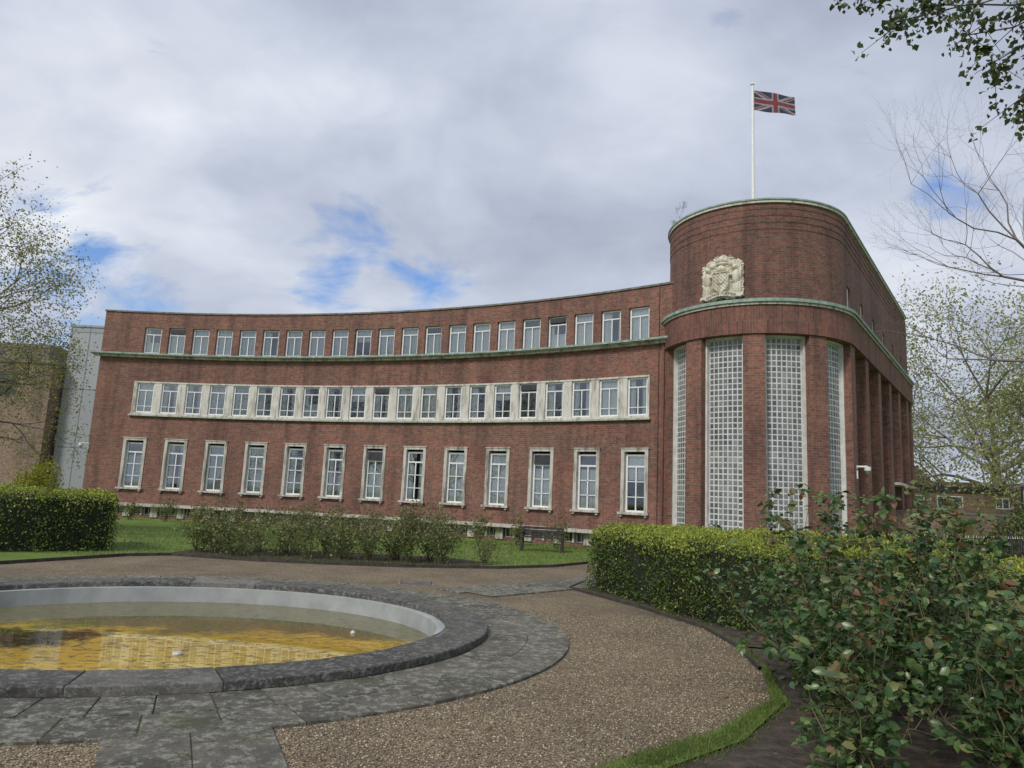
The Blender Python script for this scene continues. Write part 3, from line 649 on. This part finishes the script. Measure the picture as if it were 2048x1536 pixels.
th=np.arctan2(q[:,1]-PY,q[:,0]-PX); dd=np.hypot(q[:,1]-PY,q[:,0]-PX); q=q[dd>np.array([bd(t) for t in th])+.05]
link('lawn_grass',blades('lawn_grass',q,.06),kind='stuff')
n=420; q=np.stack([rng.uniform(-2.5,3.4,n),rng.uniform(4.2,12,n),np.full(n,.018)],1)
q=q[((((q[:,0]-PX)/4.85)**2+((q[:,1]-PY)/4.25)**2)>1)]
V,F=leafgeo(q,.035,bias=(0,0,0)); V[:,2]=.018+np.abs(V[:,2]-.018)*.35
link('fallen_leaves',npmesh('fallen_leaves',V,F,varmat('dead_leaf',(.10,.06,.03),(.24,.16,.08),20,.8)),kind='stuff')
# ------------------------------------------------------------------ hedges
def hedge(pts,wid,hgt,dens,size,label,seed=0,topf=.5):
    pts=np.array(pts,float); seg=np.linalg.norm(np.diff(pts,axis=0),axis=1); cum=np.concatenate([[0],np.cumsum(seg)]); L=cum[-1]
    def at(s):
        x=np.interp(s,cum,pts[:,0]); y=np.interp(s,cum,pts[:,1]); e=.15
        dx=np.interp(s+e,cum,pts[:,0])-np.interp(s-e,cum,pts[:,0]); dy=np.interp(s+e,cum,pts[:,1])-np.interp(s-e,cum,pts[:,1]); l=np.hypot(dx,dy)+1e-9
        return x,y,-dy/l,dx/l,dx/l,dy/l
    hd=link('hedge',None,label=label,category='hedge'); hd.location=(pts[0][0],pts[0][1],0)
    ns=int(L/.25)+2; V=[];F=[]; prof=[(-.44,0),(-.46,.5),(-.44,.86),(-.36,.93),(0,.94),(.36,.93),(.44,.86),(.46,.5),(.44,0)]
    for i in range(ns):
        s=.10+(L-.2)*i/(ns-1); x,y,nx_,ny_,tx,ty=[float(v) for v in at(s)]
        for (p,z) in prof: V.append((x+nx_*p*wid,y+ny_*p*wid,z*hgt+.0))
    k=len(prof)
    for i in range(ns-1):
        for j in range(k-1): F.append((i*k+j,i*k+j+1,(i+1)*k+j+1,(i+1)*k+j))
    me=bpy.data.meshes.new('hedge_shade_core'); F+=[tuple(range(k)),tuple(range((ns-1)*k,ns*k))]; me.from_pydata([(v[0]-pts[0][0],v[1]-pts[0][1],v[2]) for v in V],[],F); me.materials.append(M_core); link('shade_core',me,hd)  # solid dark hull, its colour plays the shade behind the leaves
    per=2*hgt+wid; n=int(dens*L*per); s=rng.random(n)*L; q=rng.random(n)*per
    side=np.where(q<hgt,-.5*wid,np.where(q<hgt+wid,(q-hgt)-.5*wid,.5*wid)); z=np.where(q<hgt,q,np.where(q<hgt+wid,hgt,per-q))
    ne=int(dens*wid*hgt)
    s=np.concatenate([s,np.zeros(ne),np.full(ne,L)]); side=np.concatenate([side,rng.uniform(-.5,.5,2*ne)*wid]); z=np.concatenate([z,rng.random(2*ne)*hgt])
    x,y,nx_,ny_,tx,ty=at(s)
    lump=.05*np.sin(s*2.3+seed)+.04*np.sin(s*5.1+z*4)+.03*np.sin(s*11+z*9)
    rj=rng.normal(size=len(s))*.035-np.abs(rng.normal(size=len(s)))*.03
    f=1+ (lump+rj)*2/wid; top=z>hgt*.97
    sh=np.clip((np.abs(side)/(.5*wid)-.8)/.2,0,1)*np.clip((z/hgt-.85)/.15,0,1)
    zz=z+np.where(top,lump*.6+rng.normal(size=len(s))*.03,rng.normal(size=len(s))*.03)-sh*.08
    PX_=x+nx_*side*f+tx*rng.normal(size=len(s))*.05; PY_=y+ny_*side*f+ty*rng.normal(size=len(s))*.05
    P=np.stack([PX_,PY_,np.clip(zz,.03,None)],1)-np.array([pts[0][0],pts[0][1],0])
    pr=np.clip((zz/hgt-.72)/.2,0,1)*topf+.10
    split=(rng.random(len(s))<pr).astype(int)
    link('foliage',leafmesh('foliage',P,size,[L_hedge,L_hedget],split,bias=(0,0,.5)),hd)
hedge([(2.30,13.9),(2.95,12.0),(3.55,10.4),(4.5,9.1),(6.0,8.3),(8.5,7.9)],1.45,1.12,1900,.040,'clipped dark green box hedge with bright top beside the gravel path',1,.85)
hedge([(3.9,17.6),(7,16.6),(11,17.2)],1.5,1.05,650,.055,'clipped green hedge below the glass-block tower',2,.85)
hedge([(-9.55,17.5),(-10.9,16.4),(-13.0,15.3),(-15.6,14.2)],2.3,1.27,900,.055,'thick clipped dark green hedge at the lawn edge',3,.75)
# ------------------------------------------------------------------ rose bushes
def rose(x,y,h,wd,nst,nl,size,mats,label,group,redf=.12,low=.15,near=False,jit=.055):
    o=link('rose_bush',None,label=label,category='rose bush',group=group,loc=(x,y,0)); segs=[];P=[];
    for i in range(nst+(4 if near else 0)):
        tall=i>=nst
        a=random.uniform(0,2*pi); lean=random.uniform(.1,1)*wd; hh=h*random.uniform(.5,1.0)*(1.12-.3*lean/max(wd,.1)); p=np.array([random.uniform(-.08,.08),random.uniform(-.08,.08),0.]); k=7
        if tall: lean*=.6; hh=h*random.uniform(1.05,1.2)
        tgt=np.array([math.cos(a)*lean,math.sin(a)*lean,hh]); prev=p; rr=.0075 if near else .010
        for j in range(1,k+1):
            t=j/k; q=p+(tgt-p)*np.array([t**.9,t**.9,t**.9])+rng.normal(size=3)*.022; segs.append((prev,q,rr,rr*.85)); rr*=.85
            if t>low and not (tall and t<.7):
                for _ in range(2):
                    e=q+rng.normal(size=3)*np.array([.11,.11,.07])+np.array([0,0,.05]); segs.append((q,e,rr*.5,rr*.3)); P.append(e); P.append((q+e)/2)
            prev=q
        P.append(prev); P.append(prev)
    P=np.array(P)
    if near:
        ng=nl//5; c=P[rng.integers(0,len(P),ng)]+rng.normal(size=(ng,3))*jit; ax=unit(rng.normal(size=(ng,3))*np.array([1,1,.4]))
        L=(c[:,None]+ax[:,None]*(np.array([0,.035,.035,.07,.07])[None,:,None])+rng.normal(size=(ng,5,3))*.016).reshape(-1,3); nl=len(L)
    else:
        L=P[rng.integers(0,len(P),nl)]+rng.normal(size=(nl,3))*jit
    L[:,2]=np.clip(L[:,2],.04,None)
    link('stem',tubemesh('stem',segs,M_stem,5 if near else 4),o)
    sp=(rng.random(nl)<redf*(L[:,2]/h)**2*2).astype(int)
    link('foliage',roundleafmesh('foliage',L,size,mats,sp) if near else leafmesh('foliage',L,size,mats,sp,bias=(0,0,.25),width=.62),o)
for i,(x,y,h,wd,nl) in enumerate([(2.85,7.0,1.45,.95,1700),(2.72,6.1,1.30,.90,1800),(3.5,6.1,1.5,.8,1600),(2.50,5.25,1.0,.65,1500),(3.35,5.1,1.25,.75,1600),(4.3,5.5,1.45,.8,1500),(3.0,4.3,.95,.55,1200),(4.1,6.9,1.45,.8,1300),(5.1,6.6,1.45,.8,1200),(3.9,4.2,1.2,.6,1100),(2.15,4.5,.55,.42,600),(4.7,7.6,1.35,.7,900),(3.4,7.6,1.45,.8,1200)]):
    rose(x,y,h,wd,13,nl,.070,[L_rose,L_rosered],'loose leafy green rose bush growing in the bare soil bed','rose bushes beside the gravel path',.14,.10,True,.04)
xs=[-7.3,-6.9,-6.4,-5.9,-5.5,-5.0,-4.5,-4.0,-3.6,-3.1,-2.6,-2.1,-1.6,-7.0,-6.2,-5.3,-4.4,-3.5,-2.7,-1.9,-.5]
for i,x in enumerate(xs):
    x+=random.uniform(-.2,.2)
    y=17.1+random.uniform(-.3,.4) if i<13 else 18.1+random.uniform(-.3,.3)
    h=random.uniform(.65,1.25); nl=random.choice([400,700,900])
    if i in(11,12): h=1.3; nl=1300
    if i==20: y,h,nl=17.9,.85,250
    rose(x,y,h,.68,16,nl,.060,[L_rosem if random.random()<.7 else L_rose,L_rosered],'sparse rose bush with bare lower stems on the lawn bed','rose bushes in the lawn bed',.32,.25,False,.085)
for i in range(14):
    a=i*2.5+1; x,y=arcf(a,-1.8); rose(x,y,random.uniform(.7,1.1),.45,10,420,.07,[L_rosem,L_rosered],'low rose bush growing near the brick wall','rose bushes near the wall',.3,.2)
# ------------------------------------------------------------------ trees
def grow(segs,tips,p,d,l,r,dep,spread,up,nb=(2,3)):
    k=3; q=p
    for j in range(k):
        d=unit(d+rng.normal(size=3)*.16+np.array([0,0,up])); n=q+d*l/k; segs.append((q,n,r,r*.86)); r*=.86; q=n
        if dep<=2: tips.append(q)
    if dep==0: return
    for _ in range(random.randint(*nb)):
        nd=unit(d+rng.normal(size=3)*spread); grow(segs,tips,q,nd,l*random.uniform(.66,.86),r*.72,dep-1,spread,up,nb)
def tree(x,y,trunkh,r,limbs,dep,l0,spread,up,nleaf,size,lmat,bark,label,jit=.25,nb=(2,3),lean=(0,0),low=2):
    o=link('tree',None,label=label,category='tree',loc=(x,y,0)); segs=[];tips=[]
    p=np.zeros(3); 
    for j in range(5):
        q=p+np.array([lean[0]/5+random.uniform(-.04,.04),lean[1]/5+random.uniform(-.04,.04),trunkh/5]); segs.append((p,q,r*(1.15 if j==0 else 1),r*.92)); r*=.92; p=q
        if j>=low:
            for i in range(limbs//3):
                a=j*1.3+2*pi*i/(limbs//3)+random.uniform(-.5,.5); grow(segs,tips,p,np.array([math.cos(a),math.sin(a),random.uniform(.1,.9)]),l0*random.uniform(.75,1.1),r*.45,dep,spread,up,nb)
    grow(segs,tips,p,np.array([0,0,1.]),l0,r*.7,dep,spread,up,nb)
    link('trunk',tubemesh('trunk',segs,bark,5),o)
    if nleaf:
        T=np.array(tips); P=T[rng.integers(0,len(T),nleaf)]+rng.normal(size=(nleaf,3))*jit
        link('crown',leafmesh('crown',P,size,lmat,bias=(0,0,-.1)),o)
    return o
tree(-16.0,19.3,5.3,.20,12,4,1.85,.5,.03,26000,.080,L_spring,M_bark,'sparse spring tree with small yellow-green leaves beside the hedge',.20,(3,3),low=1)
tree(29.8,44,5.5,.34,12,4,3.6,.5,.05,34000,.19,L_green,M_twig,'large pale green spring tree behind the iron fence',.70,(3,3),low=1)
tree(37,40,6.5,.34,9,4,3.6,.5,.08,12000,.22,L_green,M_twig,'large pale green spring tree behind the iron fence',.55)
tree(16.6,20.5,8.2,.20,12,5,2.3,.5,.10,0,.1,L_green,M_twig,'bare tree with fine pale reddish twigs by the fence',.2,(3,3),low=3)
o=link('tree',None,label='plane tree with dark leafy branches overhanging the garden',category='tree',loc=(11.0,6.5,0)); segs=[];tips=[]
p=np.zeros(3);r=.28
for j in range(6):
    q=p+np.array([-.12,.05,.95]); segs.append((p,q,r,r*.93)); p=q; r*=.93
top_=p
T=[(3.75,8.1,8.3),(4.4,8.2,8.2),(5.0,8.3,7.95),(5.5,8.2,7.7),(5.9,8.4,7.4),(6.25,8.4,7.0),(6.55,8.3,6.6),(5.6,9.0,8.6),(6.6,7.9,7.8),(7.2,8.6,7.9),(6.0,7.5,8.4),(8,8,9),(9,5,9),(12,8,9),(13,5,8.5),(10.5,9,9.5),(8,6,8.6),(4.8,7.6,8.7),(5.2,8.8,8.4)]
for t in T:
    tg=np.array(t)-np.array([11,6.5,0]); prev=top_; k=9; r=.07
    for j in range(1,k+1):
        s=j/k; q=top_+(tg-top_)*s+np.array([0,0,.9*math.sin(s*pi)])+rng.normal(size=3)*.07; segs.append((prev,q,r,r*.78)); r=max(r*.78,.006)
        if s>.45:
            for _ in range(3):
                e=q+rng.normal(size=3)*.26+np.array([0,0,-.10]); segs.append((q,e,.006,.003)); tips+= [e,(e+q)/2]
        prev=q
    for _ in range(4):
        e=prev+rng.normal(size=3)*.18+np.array([0,0,-.15]); segs.append((prev,e,.005,.003)); tips+=[e,(e+prev)/2]
link('trunk',tubemesh('trunk',segs,M_bark,5),o)
Tt=np.array(tips); P=Tt[rng.integers(0,len(Tt),5200)]+rng.normal(size=(5200,3))*.06
link('crown',leafmesh('crown',P,.080,L_plane,bias=(0,0,-.6),width=.85),o)
def shrub(x,y,w_,h,n,size,mat,label,name='shrub'):
    o=link(name,None,label=label,category='shrub',loc=(x,y,0)); d=unit(rng.normal(size=(n,3))); d[:,2]=np.abs(d[:,2]); rr=(.75+.3*rng.random(n))*(1+.12*np.sin(d[:,0]*7)+.1*np.sin(d[:,1]*9+d[:,2]*5))
    P=d*rr[:,None]*np.array([w_,w_,h]); link('foliage',leafmesh('foliage',P,size,mat),o)
    segs=[(np.zeros(3),np.array([math.cos(a)*w_*.6,math.sin(a)*w_*.6,h*.7]),.03,.01) for a in np.arange(0,6.2,.7)]; link('stem',tubemesh('stem',segs,M_bark,4),o)
shrub(-16.6,25.8,.95,1.95,4200,.10,L_gold,'rounded golden yellow-green shrub near the fence')
shrub(14.8,23.5,.9,1.5,1500,.10,L_hedge,'dark green shrub by the fence below the tower')
shrub(19.5,27,1.6,2.0,2500,.14,L_hedge,'dark green shrub by the fence')
for u,h in ((-3.9,.8),(-2.6,1.0)):
    x,y=tf(u,2.7); o=link('roof_weed',None,label='small wild plant sprouting from the tower roof edge',category='weed',group='weeds on the tower roof',loc=(x,y,11.0)); segs=[];tp=[]
    grow(segs,tp,np.zeros(3),np.array([0,0,1.]),h*.4,.008,3,.5,.2)
    link('stem',tubemesh('stem',segs,M_stem,4),o); T_=np.array(tp); link('foliage',leafmesh('foliage',T_[rng.integers(0,len(T_),90)]+rng.normal(size=(90,3))*.03,.045,L_rosem),o)
# ------------------------------------------------------------------ bench
o=link('park_bench',None,label='dark weathered wooden garden bench on the lawn before the building',category='bench',loc=(1.15,22.7,0),rz=rad(-8))
for sx in (-.62,.62):
    l=MB(); l.box(sx-.035,sx+.035,-.25,-.18,0,.56); l.box(sx-.035,sx+.035,.18,.25,0,.74); l.box(sx-.03,sx+.03,-.18,.18,.34,.40); l.box(sx-.045,sx+.045,-.28,.2,.56,.60); l.obj('leg',M_wood,o)
s=MB(); 
for i in range(5): s.box(-.66,.66,-.26+i*.095,-.18+i*.095,.41,.44)
s.obj('seat',M_wood,o)
s=MB(); s.box(-.58,.58,.2,.235,.66,.74); s.box(-.58,.58,.2,.235,.47,.54); s.box(-.58,.58,.2,.235,.56,.64)
s.obj('backrest',M_wood,o)
def fence(p,q,h,label,tip=None):
    p=Vector(p);q=Vector(q);L=(q-p).length;d=(q-p)/L; b=MB(); M=Matrix(((d.x,-d.y,0,p.x),(d.y,d.x,0,p.y),(0,0,1,0),(0,0,0,1)))
    b.box(0,L,-.02,.02,h-.25,h-.2,0,M); b.box(0,L,-.02,.02,.12,.17,0,M)
    n=int(L/.13)
    for i in range(n): 
        x=i*.13; b.box(x,x+.022,-.011,.011,0,h-.08,0,M); b.cyl((x+.011,0),.016,.001,h-.08,h,4,1,M)
    for i in range(int(L/2.4)+1): b.box(i*2.4-.03,i*2.4+.03,-.03,.03,0,h+.05,0,M)
    b.obj('iron_fence',[M_iron,tip or M_iron],label=label,category='fence')
fence((8.5,17.9),(22,25.5),1.15,'black iron railing with pale spear tips beside the tower',M_stone)
fence((-27,23),(-17.0,24.2),1.45,'black iron railing on the lawn behind the hedge')
# ------------------------------------------------------------------ neighbours
M_gd=varmat('dark_glass',(.03,.035,.04),(.07,.08,.09),2,.08)
M_tile=brickmat('brown_roof_tile',(.14,.09,.065),(.10,.065,.05),(.05,.035,.03),bw=.25,rh=.2)
def winbox(par,x,z,W,H,M):
    b=MB(); b.box(x-W/2,x+W/2,-.03,.0,z,z+.05,0,M); b.box(x-W/2,x+W/2,-.03,0,z+H-.05,z+H,0,M)
    for k in (-W/2,-.025,W/2-.05): b.box(x+k,x+k+.05,-.03,0,z+.05,z+H-.05,0,M)
    o=b.obj('window',M_white); PB(o,par)
    b=MB(); b.box(x-W/2+.05,x+W/2-.05,-.012,-.002,z+.05,z+H-.05,0,M); g=b.obj('pane',M_gd,o)
pub=link('pub_building',None,label='low brown brick pub with flat roof and white windows',category='building'); pub.location=(27,42,0)
Mp=Matrix.Translation((23.1,42,-.35))@Matrix.Rotation(rad(-12),4,'Z')
def PB(o,par): o.parent=par; o.matrix_parent_inverse=Matrix.Translation(-Vector(par.location)); return o
b=MB(); b.box(0,5.6,0,6,.35,3.45,0,Mp); PB(b.obj('wall',M_brickb),pub)
b=MB(); b.box(-.15,5.75,-.15,6.1,3.452,3.7,0,Mp); PB(b.obj('fascia',M_dark),pub)
b=MB(); b.box(-4,3.6,6.5,13,.35,4.0,0,Mp); PB(b.obj('rear_wall',M_brickb),pub)
b=MB(); 
A=[(-4.2,6.3,4.002),(3.8,6.3,4.002),(3.8,9.75,5.4),(-4.2,9.75,5.4)]; B=[(3.8,13.2,4.002),(-4.2,13.2,4.002),(-4.2,9.75,5.4),(3.8,9.75,5.4)]
for q in (A,B): b.quad([Mp@Vector(v) for v in q],[(v[0],v[1]) for v in q])
b.quad([Mp@Vector(v) for v in ((3.8,6.3,4.002),(3.8,13.2,4.002),(3.8,9.75,5.4))])
PB(b.obj('pitched_roof',M_tile),pub)
for x,W in ((.6,.75),(2.3,1.35),(5.0,.7)): winbox(pub,x,2.55,W,.62,Mp)
for i,(s,sz,z) in enumerate((('THE',.18,2.98),('CREEKSIDE INN',.20,2.72))):
    me=textmesh(s,sz,M_gold,.01); me.transform(Mp@Matrix.Translation((3.85,-.03,z))@Matrix.Rotation(pi/2,4,'X')); PB(link('sign_lettering',me),pub)
o=link('pub_sign',None,label='hanging pictorial pub sign on a dark post beside the wall',category='sign',loc=(26.0,36,0))
b=MB(); b.cyl((0,0),.06,.05,0,3.3,10); b.box(-.45,.45,-.03,.03,3.2,3.28); b.obj('post',M_iron,o)
b=MB(); b.box(-.42,.42,-.04,.04,2.2,3.15,0); b.box(-.36,.36,-.046,.046,2.26,3.09,1); b.box(-.3,.3,-.05,.05,2.4,2.65,2); b.obj('sign_board',[M_iron,varmat('sign_sky',(.25,.33,.42),(.4,.45,.5),4,.6),varmat('sign_red',(.3,.06,.05),(.4,.2,.1),6,.6)],o)
b=MB(); Mw=Matrix.Translation((14.5,30,0))@Matrix.Rotation(rad(-8),4,'Z'); b.box(0,16,0,.3,0,1.75,0,Mw); b.box(0,16,-.03,.33,1.752,1.82,1,Mw)
b.obj('garden_wall',[M_brickb,M_coping],label='low brown brick boundary wall behind the railings',category='wall')
b=MB(); Mw=Matrix.Translation((29,54,0))@Matrix.Rotation(rad(-14),4,'Z'); b.box(0,30,0,8,0,4.2,0,Mw); o=b.obj('brick_terrace',M_brickb,label='plain two-storey brown brick terrace behind the trees',category='building')
lb=link('brick_block',None,label='plain brown brick block with flat roof behind the tree',category='building'); lb.location=(-36,40,0)
Ml=Matrix.Translation((-47,38,0))@Matrix.Rotation(rad(1),4,'Z')
b=MB(); b.box(0,22.2,0,1.2,0,7.6,0,Ml); b.box(0,21,1.201,12,0,7.6,0,Ml); PB(b.obj('wall',M_brickb),lb)
b=MB(); b.box(-.1,22.3,-.1,1.2,7.602,7.8,0,Ml); b.box(8,20,3,10,7.6,9.2,0,Ml); PB(b.obj('roof_parapet',M_coping),lb)
for i in range(5):
    b=MB(); x=9.5+i*2.4
    b.box(x,x+1.3,-.02,-.001,5.8,7.1,0,Ml); PB(b.obj('window',M_gd),lb)
m,nt,b_=newmat('grey_cladding'); t=nt.nodes.new('ShaderNodeTexBrick'); t.offset=0
for k,v in (('Scale',1),('Brick Width',1.1),('Row Height',3.2),('Mortar Size',.03)): t.inputs[k].default_value=v
t.inputs['Color1'].default_value=(.30,.32,.34,1);t.inputs['Color2'].default_value=(.36,.38,.40,1);t.inputs['Mortar'].default_value=(.15,.16,.17,1)
nt.links.new(nt.nodes.new('ShaderNodeTexCoord').outputs['UV'],t.inputs['Vector']); nt.links.new(t.outputs[0],b_.inputs['Base Color']); b_.inputs['Roughness'].default_value=.5
b=MB(); Mg=Matrix.Translation((-24.7,39.3,0)); b.box(0,5.5,0,8,0,9.9,0,Mg); b.box(-.05,5.55,-.05,8.05,9.902,10.02,0,Mg)
b.obj('clad_building',m,label='grey panel-clad building beside the curved brick building',category='building')
# ------------------------------------------------------------------ world, sun, camera
W=bpy.data.worlds.new('World'); S.world=W; W.use_nodes=True; nt=W.node_tree; bg=nt.nodes['Background']; bg.inputs[1].default_value=.1
sky=nt.nodes.new('ShaderNodeTexSky'); sky.sky_type='NISHITA'; sky.sun_disc=False; sky.sun_elevation=rad(42); sky.sun_rotation=rad(215); sky.air_density=1.3; sky.dust_density=.6; sky.ozone_density=2.5
gen=nt.nodes.new('ShaderNodeTexCoord').outputs['Generated']
nm=N(nt,'ShaderNodeVectorMath',_operation='NORMALIZE'); nt.links.new(gen,nm.inputs[0]); D=nm.outputs[0]
sx=nt.nodes.new('ShaderNodeSeparateXYZ'); nt.links.new(D,sx.inputs[0])
zz=N(nt,'ShaderNodeMath',_operation='MAXIMUM'); nt.links.new(sx.outputs[2],zz.inputs[0]); zz.inputs[1].default_value=.0
za=N(nt,'ShaderNodeMath',_operation='ADD'); nt.links.new(zz.outputs[0],za.inputs[0]); za.inputs[1].default_value=.32
dv=[]
for i in (0,1):
    d=N(nt,'ShaderNodeMath',_operation='DIVIDE'); nt.links.new(sx.outputs[i],d.inputs[0]); nt.links.new(za.outputs[0],d.inputs[1]); dv.append(d)
cb=nt.nodes.new('ShaderNodeCombineXYZ'); nt.links.new(dv[0].outputs[0],cb.inputs[0]); nt.links.new(dv[1].outputs[0],cb.inputs[1])
def warp(vec,sc,amt):
    n=N(nt,'ShaderNodeTexNoise',Scale=sc,Detail=4.); nt.links.new(vec,n.inputs['Vector'])
    s=N(nt,'ShaderNodeVectorMath',_operation='SUBTRACT'); nt.links.new(n.outputs['Color'],s.inputs[0]); s.inputs[1].default_value=(.5,.5,.5)
    k=N(nt,'ShaderNodeVectorMath',_operation='SCALE'); nt.links.new(s.outputs[0],k.inputs[0]); k.inputs['Scale'].default_value=amt
    a=N(nt,'ShaderNodeVectorMath',_operation='ADD'); nt.links.new(vec,a.inputs[0]); nt.links.new(k.outputs[0],a.inputs[1]); return a.outputs[0]
cw_=warp(cb.outputs[0],1.5,.38)
n1=noise(nt,1.45,6,mapping(nt,cw_,(1,1.1,1),(3.1,1.7,0)),.52)
n2=noise(nt,3.4,7,mapping(nt,cw_,(1,1,1),(1.2,5,0)),.52)
cc=ramp(nt,n1,[(.32,(4.0,4.4,5.5)),(.43,(4.8,5.3,6.5)),(.52,(5.9,6.4,7.6)),(.62,(7.3,7.7,8.6)),(.72,(8.6,8.9,9.4))])
cc=mixc(nt,1,cc,ramp(nt,n2,[(.3,(.87,.88,.90)),(.7,(1.10,1.10,1.08))]),'MULTIPLY')
Dw=warp(D,7.0,.15)
prev=None
for (dx,dy,dz),ro,ri in (((-.2208,.957,.3508),.115,.03),((-.1418,.965,.2995),.10,.02),((-.26,.957,.27),.07,.01),((-.58,.967,.27),.16,.04),((.60,.9404,.425),.075,.02),((.8,-.5,.5),.5,.1)):
    l=math.sqrt(dx*dx+dy*dy+dz*dz)
    v=N(nt,'ShaderNodeVectorMath',_operation='DISTANCE'); nt.links.new(Dw,v.inputs[0]); v.inputs[1].default_value=(dx/l,dy/l,dz/l)
    mr=N(nt,'ShaderNodeMapRange'); nt.links.new(v.outputs['Value'],mr.inputs[0]); mr.inputs[1].default_value=ro; mr.inputs[2].default_value=ri
    if prev is None: prev=mr.outputs[0]
    else:
        mx=N(nt,'ShaderNodeMath',_operation='MAXIMUM'); nt.links.new(prev,mx.inputs[0]); nt.links.new(mr.outputs[0],mx.inputs[1]); prev=mx.outputs[0]
n3=noise(nt,5.0,9,mapping(nt,cw_,(1,1.4,1),(2,2,0)),.58)
s1=N(nt,'ShaderNodeMath',_operation='MULTIPLY_ADD'); nt.links.new(n3,s1.inputs[0]); s1.inputs[1].default_value=3.2; s1.inputs[2].default_value=-2.15
s2=N(nt,'ShaderNodeMath',_operation='ADD'); nt.links.new(s1.outputs[0],s2.inputs[0]); nt.links.new(prev,s2.inputs[1])
mr=N(nt,'ShaderNodeMapRange'); nt.links.new(s2.outputs[0],mr.inputs[0]); mr.inputs[1].default_value=.0; mr.inputs[2].default_value=.75
skc=mixc(nt,1,sky.outputs[0],(.95,1.12,1.5),'MULTIPLY')
fin=mixc(nt,mr.outputs[0],cc,skc); nt.links.new(fin,bg.inputs[0])
sun=bpy.data.lights.new('sun','SUN'); sun.energy=2.2; sun.angle=rad(12); sun.color=(1,.95,.88)
so=bpy.data.objects.new('sun',sun); COL.objects.link(so)
sd=Vector((math.sin(rad(215))*math.cos(rad(42)),math.cos(rad(215))*math.cos(rad(42)),math.sin(rad(42)))); so.rotation_euler=sd.to_track_quat('Z','Y').to_euler()
p_,r_=rad(8.968),rad(2.631)
Fv=Vector((0,math.cos(p_),math.sin(p_)));r0v=Vector((1,0,0));u0v=Vector((0,-math.sin(p_),math.cos(p_)))
Rv=r0v*math.cos(r_)+u0v*math.sin(r_);Uv=-r0v*math.sin(r_)+u0v*math.cos(r_)
cam=bpy.data.cameras.new('camera'); co=bpy.data.objects.new('camera',cam); COL.objects.link(co)
co.matrix_world=Matrix(((Rv.x,Uv.x,-Fv.x,0),(Rv.y,Uv.y,-Fv.y,0),(Rv.z,Uv.z,-Fv.z,1.6),(0,0,0,1)))
cam.sensor_width=36; cam.lens=1437.42/2048*36; cam.clip_end=3000; cam.clip_start=.05
S.camera=co
S.view_settings.view_transform='Standard'; S.view_settings.look='None'; S.view_settings.exposure=0
